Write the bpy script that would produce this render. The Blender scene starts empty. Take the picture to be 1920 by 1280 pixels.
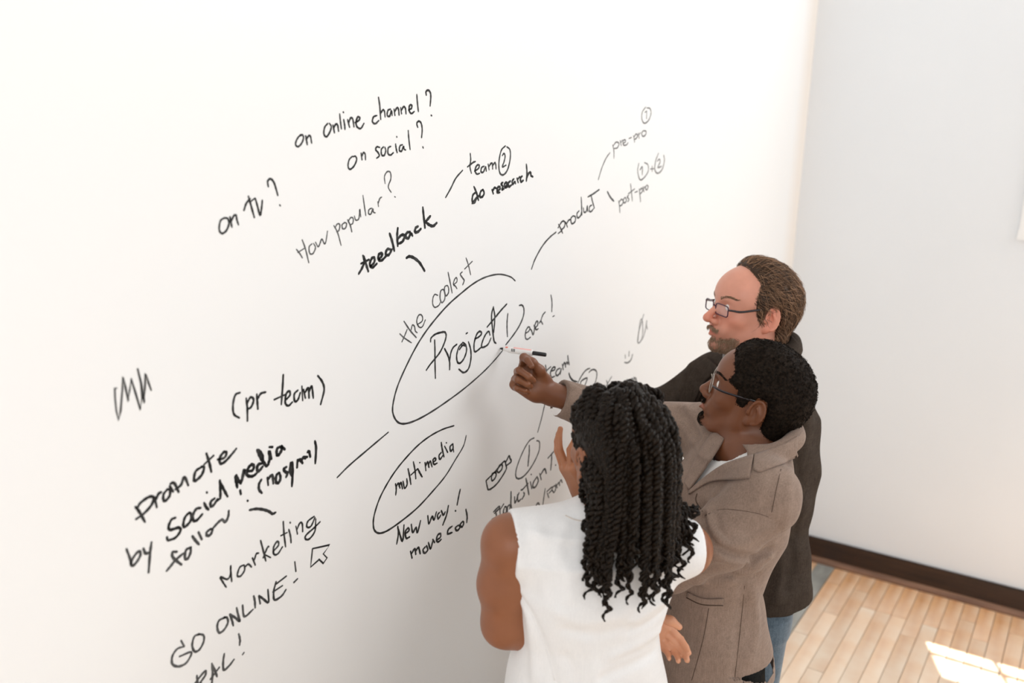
import bpy, bmesh, math, random
import numpy as np
from mathutils import Vector, Matrix
random.seed(7); rng = np.random.default_rng(7)
SC = bpy.context.scene
COL = SC.collection
# ------------------------------------------------------------------ camera, world, lights, exposure
FPX, PITCH, ROLL, YAW, CH = 1730.8, .234703, .02745, .568099, 2.15
_cp, _sp = math.cos(PITCH), math.sin(PITCH)
FW = np.array([math.cos(YAW)*_cp, math.sin(YAW)*_cp, -_sp])
_r0 = np.cross(FW, [0, 0, 1.]); _r0 /= np.linalg.norm(_r0)
_u0 = np.cross(_r0, FW)
RT = _r0*math.cos(ROLL)+_u0*math.sin(ROLL)
UP = -_r0*math.sin(ROLL)+_u0*math.cos(ROLL)
CP = np.array([0, 0, CH])
cam_d = bpy.data.cameras.new('camera'); cam = bpy.data.objects.new('camera', cam_d); COL.objects.link(cam)
cam_d.sensor_width = 36; cam_d.lens = FPX*36/1920; cam_d.clip_start = .05
cam.matrix_world = Matrix(((RT[0], UP[0], -FW[0], CP[0]), (RT[1], UP[1], -FW[1], CP[1]), (RT[2], UP[2], -FW[2], CP[2]), (0, 0, 0, 1)))
cam_d.dof.use_dof = True; cam_d.dof.focus_distance = 2.12; cam_d.dof.aperture_fstop = 2.3
SC.camera = cam
w = bpy.data.worlds.new('world'); SC.world = w; w.use_nodes = True
w.node_tree.nodes['Background'].inputs[0].default_value = (1.0, 1.0, 1.0, 1)
w.node_tree.nodes['Background'].inputs[1].default_value = .88
sd = bpy.data.lights.new('sun', 'SUN'); sd.energy = 22; sd.angle = math.radians(.4); sd.color = (1, .96, .9)
so = bpy.data.objects.new('sun', sd); COL.objects.link(so)
SUN = Vector((-.51, -.216, -2.95)).normalized()
so.rotation_euler = SUN.to_track_quat('-Z', 'Y').to_euler(); so.location = (6, 2, 6)
def area(name, loc, target, sx, sy, e, col=(1, 1, 1)):
    d = bpy.data.lights.new(name, 'AREA'); d.shape = 'RECTANGLE'; d.size = sx; d.size_y = sy; d.energy = e; d.color = col
    o = bpy.data.objects.new(name, d); COL.objects.link(o); o.location = loc
    o.rotation_euler = (Vector(target)-Vector(loc)).to_track_quat('-Z', 'Y').to_euler(); return o
area('window_daylight', (4.35, -1.6, 3.7), (1.7, .6, 1.2), 3.6, 1.8, 98, (.965, .985, 1))
area('rear_fill_light', (-2.6, -1.6, 2.7), (1.6, 1.27, 1.2), 3.4, 2.2, 50, (1, .995, .985))  # added fill lamp behind the camera, brightens the board and the people
SC.view_settings.view_transform = 'Standard'; SC.view_settings.look = 'None'
SC.view_settings.gamma = 1; SC.view_settings.use_curve_mapping = False
SC.view_settings.exposure = 0.0

# ------------------------------------------------------------------ helpers
WY, WX, ROOF = 1.2707, 4.5314, 5.5
def ray(px, py): return FW+RT*((px-960)/FPX)-UP*((py-640)/FPX)
def P(px, py, d): return CP+ray(px, py)*d
def on_wall(px, py, y=WY):
    d = ray(px, py); return CP+d*(y/d[1])
def on_floor(px, py, z=0.):
    d = ray(px, py); return CP+d*((z-CH)/d[2])
def nrm(v): v = np.asarray(v, float); return v/np.linalg.norm(v)
def mat(name, col, rough=.6, spec=.5, **k):
    m = bpy.data.materials.new(name); m.use_nodes = True
    b = m.node_tree.nodes['Principled BSDF']
    b.inputs['Base Color'].default_value = (*col, 1); b.inputs['Roughness'].default_value = rough
    b.inputs['Specular IOR Level'].default_value = spec
    for kk, v in k.items(): b.inputs[kk.replace('_', ' ')].default_value = v
    return m
def node(m, t, **k):
    n = m.node_tree.nodes.new(t)
    for kk, v in k.items():
        if kk in n.inputs: n.inputs[kk].default_value = v
        else: setattr(n, kk, v)
    return n
def lk(m, a, b): m.node_tree.links.new(a, b)
def bsdf(m): return m.node_tree.nodes['Principled BSDF']
def noisecol(m, c1, c2, scale=5, detail=6, coord='Object', vec=(1, 1, 1), lo=.3, hi=.7, bump=0, bscale=None, bdist=.002):
    tc = node(m, 'ShaderNodeTexCoord'); mp = node(m, 'ShaderNodeMapping'); mp.inputs['Scale'].default_value = vec
    lk(m, tc.outputs[coord], mp.inputs[0])
    n = node(m, 'ShaderNodeTexNoise', Scale=scale, Detail=detail); lk(m, mp.outputs[0], n.inputs['Vector'])
    r = node(m, 'ShaderNodeValToRGB'); r.color_ramp.elements[0].color = (*c1, 1); r.color_ramp.elements[1].color = (*c2, 1)
    r.color_ramp.elements[0].position = lo; r.color_ramp.elements[1].position = hi
    lk(m, n.outputs[0], r.inputs[0]); lk(m, r.outputs[0], bsdf(m).inputs['Base Color'])
    if bump:
        n2 = node(m, 'ShaderNodeTexNoise', Scale=bscale or scale, Detail=4); lk(m, mp.outputs[0], n2.inputs['Vector'])
        bp = node(m, 'ShaderNodeBump', Strength=bump, Distance=bdist); lk(m, n2.outputs[0], bp.inputs['Height']); lk(m, bp.outputs[0], bsdf(m).inputs['Normal'])
    return m, r, mp
def link(name, me, m=None, parent=None, smooth=False, **props):
    o = bpy.data.objects.new(name, me); COL.objects.link(o)
    if m is not None: me.materials.append(m)
    if smooth: me.polygons.foreach_set('use_smooth', [True]*len(me.polygons))
    if parent is not None: o.parent = parent; o.matrix_parent_inverse = parent.matrix_world.inverted()
    for k, v in props.items(): o[k] = v
    return o
def mesh(name, v, f):
    me = bpy.data.meshes.new(name); me.from_pydata([tuple(map(float, p)) for p in v], [], [tuple(map(int, q)) for q in f]); me.update(); return me
def mesh_np(name, V, F):
    me = bpy.data.meshes.new(name); k = F.shape[1]
    me.vertices.add(len(V)); me.vertices.foreach_set('co', V.astype(np.float32).ravel())
    me.loops.add(F.size); me.loops.foreach_set('vertex_index', F.astype(np.int32).ravel())
    me.polygons.add(len(F)); me.polygons.foreach_set('loop_start', np.arange(len(F), dtype=np.int32)*k)
    me.update(calc_edges=True); me.validate(); return me
def box(name, lo, hi, m, parent=None, bev=0, **props):
    bm = bmesh.new(); bmesh.ops.create_cube(bm, size=1)
    for v in bm.verts: v.co = Vector([(lo[i]+hi[i])/2+v.co[i]*(hi[i]-lo[i]) for i in range(3)])
    if bev: bmesh.ops.bevel(bm, geom=bm.edges[:], offset=bev, segments=2, affect='EDGES')
    me = bpy.data.meshes.new(name); bm.to_mesh(me); bm.free()
    return link(name, me, m, parent, **props)
def catmull(pts, n=6):
    pts = np.asarray(pts, float)
    if len(pts) < 3: return pts
    Q = np.vstack([2*pts[0]-pts[1], pts, 2*pts[-1]-pts[-2]]); out = []
    for i in range(1, len(Q)-2):
        a, b, c, d = Q[i-1], Q[i], Q[i+1], Q[i+2]
        for t in np.linspace(0, 1, n, endpoint=False):
            out.append(.5*((2*b)+(-a+c)*t+(2*a-5*b+4*c-d)*t*t+(-a+3*b-3*c+d)*t**3))
    out.append(Q[-2]); return np.array(out)
def tube_vf(path, rad, sides=8, caps=True, flat=1.0):
    path = np.asarray(path, float); n = len(path); rad = np.broadcast_to(np.asarray(rad, float), (n,))
    T = np.gradient(path, axis=0); T /= np.linalg.norm(T, axis=1)[:, None]+1e-12
    a = np.array([0, 0, 1.]) if abs(T[0][2]) < .9 else np.array([1., 0, 0])
    N = np.cross(T[0], a); N /= np.linalg.norm(N); V = []
    for i in range(n):
        N = N-T[i]*(N@T[i]); N /= np.linalg.norm(N)+1e-12; B = np.cross(T[i], N)
        for k in range(sides):
            t = 2*math.pi*k/sides; V.append(path[i]+rad[i]*(math.cos(t)*N+flat*math.sin(t)*B))
    F = [(i*sides+k, i*sides+(k+1) % sides, (i+1)*sides+(k+1) % sides, (i+1)*sides+k) for i in range(n-1) for k in range(sides)]
    if caps: F += [tuple(range(sides))[::-1], tuple((n-1)*sides+k for k in range(sides))]
    return V, F
def tube(name, path, rad, m, parent=None, sides=8, **props):
    V, F = tube_vf(path, rad, sides); return link(name, mesh(name, V, F), m, parent, True, **props)
class MB:
    def __init__(s): s.v = []; s.f = []
    def add(s, V, F):
        o = len(s.v); s.v += list(V); s.f += [tuple(i+o for i in q) for q in F]
    def obj(s, name, m, parent=None, smooth=True, **props): return link(name, mesh(name, s.v, s.f), m, parent, smooth, **props)

# ------------------------------------------------------------------ room
m_board = mat('whiteboard_paint', (.87, .868, .86), .35, .4)
# warm bounce light beside the corner, put into the wall colour as a cream band
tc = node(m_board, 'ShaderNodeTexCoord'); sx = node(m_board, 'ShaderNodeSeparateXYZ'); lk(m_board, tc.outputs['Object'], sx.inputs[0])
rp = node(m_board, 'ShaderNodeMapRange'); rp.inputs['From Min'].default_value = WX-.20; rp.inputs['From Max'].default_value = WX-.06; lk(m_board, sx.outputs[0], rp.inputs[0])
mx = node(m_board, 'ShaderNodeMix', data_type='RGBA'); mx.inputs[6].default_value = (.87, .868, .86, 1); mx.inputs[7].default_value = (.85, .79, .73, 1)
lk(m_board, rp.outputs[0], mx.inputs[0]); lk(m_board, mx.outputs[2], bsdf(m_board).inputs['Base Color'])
m_wall = mat('grey_wall_paint', (.78, .78, .785), .8, .2)
noisecol(m_wall, (.80, .825, .85), (.815, .84, .865), 2)
m_ceil = mat('ceiling_paint', (.85, .85, .84), .9, .1)
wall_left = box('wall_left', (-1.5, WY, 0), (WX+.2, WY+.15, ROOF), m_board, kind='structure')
# right wall with high windows and one lower window at the frame's right edge
m_white = mat('white_trim_paint', (.88, .88, .87), .4, .4)
def wallpanel(mb, y0, y1, z0, z1, x0=WX, x1=WX+.06):
    V = [(x, y, z) for x in (x0, x1) for y in (y0, y1) for z in (z0, z1)]
    mb.add(V, [(0, 1, 3, 2), (4, 6, 7, 5), (0, 4, 5, 1), (2, 3, 7, 6), (0, 2, 6, 4), (1, 5, 7, 3)])
HS, HT, HY0, HY1 = 2.93, 5.3, -3.35, .64        # high window opening
LS, LT, LY0, LY1 = 1.73, 2.60, -1.0, .318       # lower window opening
mb = MB()
wallpanel(mb, HY1, WY+.15, LT+.12, ROOF); wallpanel(mb, LY1, WY+.15, LS, LT+.12); wallpanel(mb, -4, HY0, LT+.12, ROOF)
wallpanel(mb, -4, WY+.15, 0, LS); wallpanel(mb, -4, LY0, LS, LT+.12); wallpanel(mb, LY0, LY1, LT, LT+.12)
wallpanel(mb, HY0, HY1, LT+.12, HS); wallpanel(mb, HY0, HY1, HT, ROOF)
mb.obj('wall_right', m_wall, smooth=False, kind='structure')
m_glass = mat('window_glass', (1, 1, 1), .02, .5); 
_b = bsdf(m_glass); _b.inputs['Transmission Weight'].default_value = 0
_tr = node(m_glass, 'ShaderNodeBsdfTransparent'); _mx = node(m_glass, 'ShaderNodeMixShader'); _mx.inputs[0].default_value = .08
lk(m_glass, _tr.outputs[0], _mx.inputs[1]); lk(m_glass, _b.outputs[0], _mx.inputs[2]); lk(m_glass, _mx.outputs[0], m_glass.node_tree.nodes['Material Output'].inputs[0])
w1 = MB(); t = .018
def bar(mb, y0, y1, z0, z1, x0=WX+.015, x1=WX+.05): wallpanel(mb, y0, y1, z0, z1, x0, x1)
w1o = MB()
for (a, b, c, d) in [(HY0, HY1, HS, HS+.035), (HY0, HY1, HT-.035, HT), (HY0, HY0+.035, HS, HT), (HY1-.012, HY1, HS, HT)]: bar(w1o, a, b, c, d)
w1r = w1o.obj('window_1', m_white, smooth=False, kind='structure')
for k in range(13): box('muntin', (WX+.02, HY1-.285*(k+1)-.009, HS), (WX+.04, HY1-.285*(k+1)+.009, HT), m_white, w1r)
for z in (3.59, 4.59): box('muntin', (WX+.02, HY0, z-.03), (WX+.04, HY1, z+.03), m_white, w1r)
box('window_pane', (WX+.028, HY0, HS), (WX+.032, HY1, HT), m_glass, w1r)
w2o = MB()
for (a, b, c, d) in [(LY0-.01, LY1+.004, LS-.02, LS+.025), (LY0, LY1, LT-.03, LT), (LY0, LY0+.03, LS+.025, LT-.03), (LY1-.03, LY1, LS+.025, LT-.03)]: bar(w2o, a, b, c, d, WX-.012, WX+.055)
w2r = w2o.obj('window_2', m_white, smooth=False, kind='structure')
for z in (1.79, 1.945, 2.46): box('muntin', (WX+.03, LY0+.03, z-.008), (WX+.044, LY1-.03, z+.008), m_wall, w2r)
m_added_blind = mat('added_blind_white', (.92, .92, .91), .8, .2)
box('added_sun_blind', (WX+.045, LY0, LS), (WX+.052, LY1, LT), m_added_blind, w2r)  # added panel that stops the sun from shining through this window
box('ceiling', (-1.5, -4, ROOF), (WX+.2, WY+.15, ROOF+.1), m_ceil, kind='structure')
# baseboards: dark board + lighter shoe moulding
m_base = mat('dark_stained_wood', (.03, .014, .008), .38, .5)
noisecol(m_base, (.018, .008, .005), (.045, .02, .011), 6, 8, vec=(8, .6, 8), bump=.2, bscale=30)
m_shoe = mat('worn_moulding_wood', (.2, .095, .05), .4, .5)
noisecol(m_shoe, (.13, .06, .034), (.27, .14, .08), 7, 8, vec=(8, .7, 8), bump=.2, bscale=30)
bb = box('baseboard_right', (WX-.018, -3, .02), (WX, WY, .126), m_base, bev=.004, kind='structure')
def shoe(name, parent, axis):
    V = []; n = 7
    for e in ((-3, WY) if axis == 'y' else (-1, WX)):
        ring = [(0, 0)]+[(.026*math.cos(a), .03*math.sin(a)) for a in np.linspace(0, math.pi/2, n)]
        for (a, b) in ring: V.append((WX-.012-a, e, b) if axis == 'y' else (e, WY-.012-a, b))
    k = n+1; F = [(i, (i+1) % k, k+(i+1) % k, k+i) for i in range(k)]+[tuple(range(k))[::-1], tuple(range(k, 2*k))]
    return link(name, mesh(name, V, F), m_shoe, parent, False)
shoe('shoe_moulding', bb, 'y')
bl = box('baseboard_left', (-1.2, WY-.018, .02), (WX-.02, WY, .126), m_base, bev=.004, kind='structure')
shoe('shoe_moulding', bl, 'x')
# floor: planks run along the board wall
m_sub = mat('floor_gap_dirt', (.08, .045, .025), .9, .1)
floor = box('floor', (-1.5, -4, -.06), (WX+.2, WY+.15, -.018), m_sub, kind='structure')
m_plank = mat('worn_glare_pine_boards', (.6, .36, .2), .32, .5)
_, rr, mp = noisecol(m_plank, (.60, .28, .12), (.78, .47, .25), 5, 8, vec=(.55, 5, 5), lo=.3, hi=.68, bump=.15, bscale=18)
oi = node(m_plank, 'ShaderNodeObjectInfo'); hs = node(m_plank, 'ShaderNodeHueSaturation'); mr = node(m_plank, 'ShaderNodeMapRange')
mr.inputs['To Min'].default_value = .92; mr.inputs['To Max'].default_value = 1.08; lk(m_plank, oi.outputs['Random'], mr.inputs[0]); lk(m_plank, mr.outputs[0], hs.inputs['Value'])
n3 = node(m_plank, 'ShaderNodeTexNoise', Scale=2.2, Detail=5); n4 = node(m_plank, 'ShaderNodeMapRange'); tc2 = node(m_plank, 'ShaderNodeTexCoord'); lk(m_plank, tc2.outputs['Object'], n3.inputs['Vector'])
n4.inputs['From Min'].default_value = .42; n4.inputs['From Max'].default_value = .62; n4.inputs['To Max'].default_value = .75; lk(m_plank, n3.outputs[0], n4.inputs[0])
mg = node(m_plank, 'ShaderNodeMix', data_type='RGBA'); mg.inputs[7].default_value = (.84, .69, .54, 1); lk(m_plank, rr.outputs[0], mg.inputs[6]); lk(m_plank, n4.outputs[0], mg.inputs[0])
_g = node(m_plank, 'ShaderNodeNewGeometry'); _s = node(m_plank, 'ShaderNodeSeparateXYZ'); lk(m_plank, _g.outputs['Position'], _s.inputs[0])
_w = node(m_plank, 'ShaderNodeMapRange'); _w.inputs['From Min'].default_value = 4.40; _w.inputs['From Max'].default_value = 3.7; lk(m_plank, _s.outputs[0], _w.inputs[0])  # boards pale away from the wall: window glare put into their colour
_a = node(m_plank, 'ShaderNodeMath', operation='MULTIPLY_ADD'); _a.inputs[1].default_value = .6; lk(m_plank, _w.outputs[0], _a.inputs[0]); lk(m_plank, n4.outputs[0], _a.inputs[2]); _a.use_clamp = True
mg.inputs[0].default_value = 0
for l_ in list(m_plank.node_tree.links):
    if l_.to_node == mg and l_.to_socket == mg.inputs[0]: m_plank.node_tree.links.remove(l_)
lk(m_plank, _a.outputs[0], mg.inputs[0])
lk(m_plank, mg.outputs[2], hs.inputs['Color']); lk(m_plank, hs.outputs[0], bsdf(m_plank).inputs['Base Color'])
m_strip = mat('grey_floor_strip', (.3, .29, .26), .45, .4)
noisecol(m_strip, (.22, .22, .2), (.42, .42, .39), 9, 8, vec=(.6, 2, 1), bump=.2, bscale=30)
sA = (on_floor(1531, 1062)[1]+on_floor(1439, 1181)[1])/2; sB = (on_floor(1567, 1068)[1]+on_floor(1466, 1205)[1])/2
print('strip', sA, sB, on_floor(1531, 1062), on_floor(1567, 1068))
PWD = .0665
def plank_mesh(L, Wd, tz=.018):
    bm = bmesh.new(); bmesh.ops.create_cube(bm, size=1)
    for v in bm.verts: v.co = Vector((v.co.x*L, v.co.y*Wd, v.co.z*tz))
    bmesh.ops.bevel(bm, geom=[e for e in bm.edges if all(v.co.z > 0 for v in e.verts)], offset=.0012, segments=1, affect='EDGES')
    me = bpy.data.meshes.new('floor_plank'); bm.to_mesh(me); bm.free(); me.materials.append(m_plank); return me
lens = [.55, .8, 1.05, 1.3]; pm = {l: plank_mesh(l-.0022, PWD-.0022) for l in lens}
rest = MB()
def rows(ys, step):
    for y in ys:
        x = WX-.005-random.choice([0, .2, .35, .5]) ; xs = x
        L0 = WX-.005-x
        if L0 > .1:
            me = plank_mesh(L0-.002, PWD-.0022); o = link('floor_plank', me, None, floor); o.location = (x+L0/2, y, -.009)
        while x > 1.9:
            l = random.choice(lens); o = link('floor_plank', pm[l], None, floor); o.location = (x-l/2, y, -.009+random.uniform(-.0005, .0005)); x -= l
        wallpanel(rest, y-PWD/2+.0011, y+PWD/2-.0011, -.018, 0, -1.4, x-.002)
y = sA+PWD/2
while y < WY-.02: rows([y], 0); y += PWD
y = sB-PWD/2
while y > -.75: rows([y], 0); y -= PWD
while y > -3.9: wallpanel(rest, y-PWD/2+.0011, y+PWD/2-.0011, -.018, 0, -1.4, WX-.01); y -= PWD
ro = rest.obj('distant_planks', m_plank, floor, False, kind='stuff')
box('metal_threshold_strip', (-1.4, sB+.002, -.018), (WX-.02, sA-.002, .001), m_strip, floor, label='grey weathered flat strip let into the wooden floor')
# ------------------------------------------------------------------ handwriting on the board wall
m_ink = {}
def ink(v):
    if v not in m_ink:
        m = mat('marker_ink', (v, v, v), .6, .3)
        noisecol(m, (v, v, v), (v*1.6+.05,)*3, 55, 3, lo=.45, hi=.8); m_ink[v] = m
    return m_ink[v]
CR = dict(A=(380, 160, 3.3688), B=(180, 660, 3.3688), C=(200, 820, 4.742), D=(430, 800, 6.738), E=(280, 900, 3.368), F=(300, 1100, 7.11),
          G=(620, 460, 3.5545), Q=(730, 470, 5.566), H=(680, 780, 4.267), I=(900, 820, 7.11), J=(820, 180, 3.765), K=(980, 540, 5.332), L=(1080, 660, 12.), Z=(0, 0, 1.))
def write(label, crop, wpx, v, s, name='handwriting', sm=1):
    """strokes s: 'x,y x,y|...' ; wpx = pen width in photo pixels; drawn as thin ink film on the wall plane"""
    x0, y0, sc = CR[crop]; V = []; F = []
    for st in s.split('|'):
        pts = np.array([[float(a) for a in q.split(',')] for q in st.split()])/sc+np.array([x0, y0])
        if len(pts) == 1: pts = np.vstack([pts-.6, pts+.6])
        pts = catmull(pts, 5) if sm else pts
        W3 = np.array([on_wall(*p) for p in pts])[:, [0, 2]]
        d = np.linalg.norm(on_wall(*pts[len(pts)//2])-CP)
        hw = wpx*.61/FPX*d
        T = np.gradient(W3, axis=0); T /= np.linalg.norm(T, axis=1)[:, None]+1e-9
        N = np.stack([-T[:, 1], T[:, 0]], 1); n = len(W3)
        wv = hw*(1-.25*np.abs(np.linspace(-1, 1, n))**3)*(1+.12*np.sin(np.arange(n)*1.7+len(V)))
        # miter-less film with rounded caps
        ends = [W3[0]-T[0]*hw*.6, W3[-1]+T[-1]*hw*.6]
        ring = [(ends[0], hw*.45, N[0])]+[(W3[i], wv[i], N[i]) for i in range(n)]+[(ends[1], hw*.45, N[-1])]
        o = len(V); yb = WY-.0004-.00005*(len(V) % 7)
        for c, ww, nn in ring:
            a = c+nn*ww; b = c-nn*ww
            V += [(a[0], yb, a[1]), (b[0], yb, b[1]), (a[0], WY+.0002, a[1]), (b[0], WY+.0002, b[1])]
        for i in range(len(ring)-1):
            p = o+4*i; F += [(p, p+1, p+5, p+4), (p+2, p, p+4, p+6), (p+1, p+3, p+7, p+5)]
        p = o+4*(len(ring)-1); F += [(o, o+2, o+3, o+1), (p, p+1, p+3, p+2)]
    return link(name, mesh(name, V, F), ink(v), wall_left, False, label=label)
K1, K2, K3, K4 = .012, .03, .07, .16
write("black handwritten words 'on online channel?'", 'A', 3.1, K1,
 "620,310 598,335 586,370 600,387 622,370 636,335 630,312 618,318|650,318 655,345 660,375|652,345 668,320 680,322 688,365|790,240 770,265 765,305 780,325 800,300 812,262 800,240|822,250 828,278 832,300|826,272 840,245 852,252 858,290|865,180 870,230 876,275|890,215 896,250 898,278|887,168 889,172|915,215 922,245 928,265|920,240 935,205 948,215 955,262|962,235 985,222 992,205 978,200 968,235 975,262 998,272 1018,240|1100,190 1078,200 1072,230 1090,242 1112,222|1110,75 1118,130 1124,215|1122,180 1138,155 1148,165 1152,200|1186,150 1170,158 1165,188 1180,195 1192,160 1196,190|1208,150 1214,190|1212,168 1226,142 1236,150 1240,188|1250,140 1256,180|1254,160 1268,135 1280,145 1284,180|1300,155 1318,145 1320,125 1306,128 1304,160 1318,178 1336,165|1352,58 1356,110 1362,165|1412,62 1410,40 1424,30 1438,48 1440,80 1436,130|1442,188 1446,192")
write("black handwritten words 'on social?'", 'A', 3, K1,
 "945,448 925,470 918,510 930,530 955,510 972,470 965,448 950,450|1000,428 1006,470|1004,450 1015,425 1026,435 1028,470|1118,392 1100,388 1092,405 1108,425 1115,445 1098,460|1142,388 1128,405 1130,438 1146,442 1156,412 1150,390|1188,385 1172,395 1170,430 1186,440 1204,425|1218,370 1222,400 1228,425|1225,323 1226,327|1262,375 1246,382 1242,410 1256,415 1268,385 1272,402 1282,408|1298,285 1302,340 1310,405|1358,265 1352,240 1365,226 1380,240 1386,280 1382,330|1390,388 1393,396")
write("black handwritten words 'on TV?'", 'A', 3.4, K1,
 "140,835 112,855 104,910 122,935 150,915 166,870 156,840 138,838|172,830 178,865 184,895|180,860 195,825 210,820 216,850 226,880|260,790 275,745 300,715|288,700 305,760 326,835|300,735 330,712|332,715 345,760 362,820 372,770 376,725|414,640 410,605 428,590 448,610 462,650 474,695|486,755 490,760")
write("grey-black handwritten words 'How popular?'", 'A', 2.4, K3,
 "592,1035 615,1065 630,1090|628,975 648,1030 670,1120|600,1055 640,1030|690,1000 672,1020 676,1060 696,1062 712,1025 700,998|712,990 728,1018 738,1005 752,970 768,1000 778,985 788,920|828,885 852,930 874,1010|835,900 850,875 866,880 860,915 846,925|895,868 880,880 884,905 902,900 908,872 893,865|915,848 932,885 942,925|918,860 935,835 950,840 948,870 932,880|958,825 966,850 984,845 990,812 992,782 998,830|1012,695 1020,755 1030,822|1068,775 1050,785 1048,810 1062,812 1074,780 1078,800 1090,805|1106,735 1110,765|1108,745 1118,715 1130,705|1152,620 1148,575 1165,545 1185,550 1188,590 1172,640 1190,675|1212,702 1217,706")
write("bold black handwritten word 'feedback'", 'A', 4.8, .005,
 "985,1190 1008,1150 1020,1110 1012,1075|1018,1080 1032,1130 1046,1175|1000,1125 1050,1100|1060,1140 1082,1120 1085,1090 1068,1092 1055,1130 1072,1150 1100,1125|1112,1098 1132,1075 1130,1060 1112,1068 1110,1098 1130,1105 1160,1075|1185,1035 1165,1035 1155,1065 1175,1070 1195,1035|1180,935 1195,980 1210,1045|1232,900 1228,950 1232,1015|1232,970 1255,945 1275,950 1262,985 1236,1000|1310,925 1290,930 1280,955 1298,965 1314,935 1325,950|1360,890 1345,900 1340,925 1358,925 1378,905|1390,770 1396,830 1404,900|1400,870 1425,840 1438,825|1405,860 1430,880 1455,888 1478,868")
write("bold black curved stroke under 'feedback'", 'A', 5, .008, "1286,1090 1305,1080 1335,1090 1370,1120 1402,1172")
write("black slanted connecting line by 'team 2'", 'J', 3, K2, "58,716 95,650 130,580 178,524")
write("grey handwritten word 'team' with circled 2, upper middle", 'J', 3, K2,
 "232,405 235,450 230,500 240,545|212,500 250,470 268,462|262,530 290,510 295,488 278,490 265,525 278,550 298,545|330,495 312,505 308,535 325,535 340,500 345,530|358,480 365,520|362,500 378,475 388,480 390,515|392,490 405,470 412,485 414,515|480,352 450,385 434,470 440,540 465,556 495,520 514,440 512,380 490,358|458,420 470,405 478,425 470,465 458,500 485,488")
write("bold black handwritten words 'do research'", 'J', 4, .008,
 "270,680 250,700 246,745 262,752 280,715|258,640 275,680 290,735|245,758 275,720 300,700|322,660 305,675 300,710 318,710 330,685 322,660|385,660 395,690|390,672 402,648 414,650|425,670 442,655 438,640 424,648 422,680 440,680|462,610 450,620 462,640 455,660 470,655|480,640 492,622 486,610 474,622 478,645 495,640|515,600 500,615 505,640 522,628|540,585 528,600 532,622 546,605 552,618|562,580 570,610|566,590 580,570|598,565 586,580 590,605 606,595|628,482 632,540 628,600|630,580 645,545 658,540 660,560 674,570")
write("grey slanted line rising to 'pre-pro'", 'J', 2.6, K4, "1136,590 1160,510 1190,440 1218,400")
write("grey handwritten 'pre-pro' with circled 1", 'J', 2.4, K4,
 "1238,345 1246,390 1246,440|1242,350 1262,325 1282,335 1270,365 1246,370|1290,315 1298,350|1294,330 1306,310|1310,335 1328,322 1324,308 1310,318 1314,345 1334,345 1346,330|1352,300 1370,292|1385,280 1392,325|1388,290 1402,268 1414,280 1402,300 1392,305|1418,262 1424,298|1420,275 1434,258|1452,245 1442,265 1452,285 1470,272 1472,248 1454,245|1470,78 1446,115 1444,165 1462,192 1492,170 1508,120 1500,88 1478,84|1478,105 1476,160|1465,115 1478,105")
write("grey handwritten circled 1 plus circled 2", 'J', 2.4, K4,
 "1422,475 1414,530 1430,590 1460,575 1488,530 1486,485 1462,470|1430,520 1446,500 1446,555|1504,515 1528,512|1516,495 1516,532|1560,405 1540,460 1535,520 1555,545 1585,520 1602,460 1598,418|1552,460 1566,445 1572,465 1556,505 1582,495")
write("grey handwritten 'post-pro'", 'J', 2.4, .11,
 "1280,740 1286,780 1288,822|1282,750 1300,728 1312,745 1300,770 1284,775|1324,715 1312,735 1320,755 1334,738 1328,716|1350,700 1340,712 1352,728 1344,745|1364,620 1370,680 1376,740|1348,690 1392,655|1394,680 1412,672|1425,655 1430,700 1434,745|1428,665 1442,650 1448,670 1432,690|1452,640 1458,675|1455,655 1466,638|1476,630 1468,650 1478,662 1488,640 1480,628")
write("grey short stroke between 'product' and 'post-pro'", 'J', 3.4, K3, "1200,675 1222,715 1246,742")
write("black handwritten word 'product'", 'J', 2.8, K2,
 "855,905 870,935 884,968|852,930 880,885 900,890 895,925 872,945|852,970 880,948|905,890 918,925|910,905 925,878 940,870|958,845 942,865 948,900 970,888 975,855 960,845|1000,810 985,830 990,860 1010,845 1018,815|1015,715 1018,780 1020,840|1030,790 1036,820 1052,812 1058,775 1062,815|1090,770 1075,780 1072,810 1085,815 1102,795|1085,700 1095,745 1108,790|1062,712 1100,690 1142,660")
write("long black curved line from 'product' down left", 'J', 3, K2, "664,1222 690,1150 740,1060 790,1000 838,960")
write("thin handwritten words 'the coolest' along the oval", 'Q', 2.4, K3,
 "108,865 150,905 230,960|130,950 155,895 185,820|152,735 215,830 280,905|225,830 240,775 262,790 270,835 290,855|290,770 340,735 345,690 325,665 300,680 285,740 310,795 345,790 375,720|505,465 475,455 455,490 452,555 475,590 515,570 530,540|560,400 535,420 528,490 545,540 575,510 580,440 560,400|605,360 578,375 575,430 590,470 615,440 618,390 605,360|612,225 630,310 655,440|670,355 705,320 700,280 680,300 668,350 690,370 705,395|760,220 740,245 765,285 780,310 765,355|800,75 825,150 848,250|785,190 865,110")
write("large black open oval drawn around 'Project 1'", 'G', 3.2, K2,
 "1230,236 1195,208 1120,192 1030,212 950,255 870,318 790,388 715,470 640,565 575,665 510,790 450,925 420,1030 413,1110 440,1170 485,1188 560,1168 660,1115 780,1035 900,945 1020,840 1100,755 1145,700")
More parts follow.
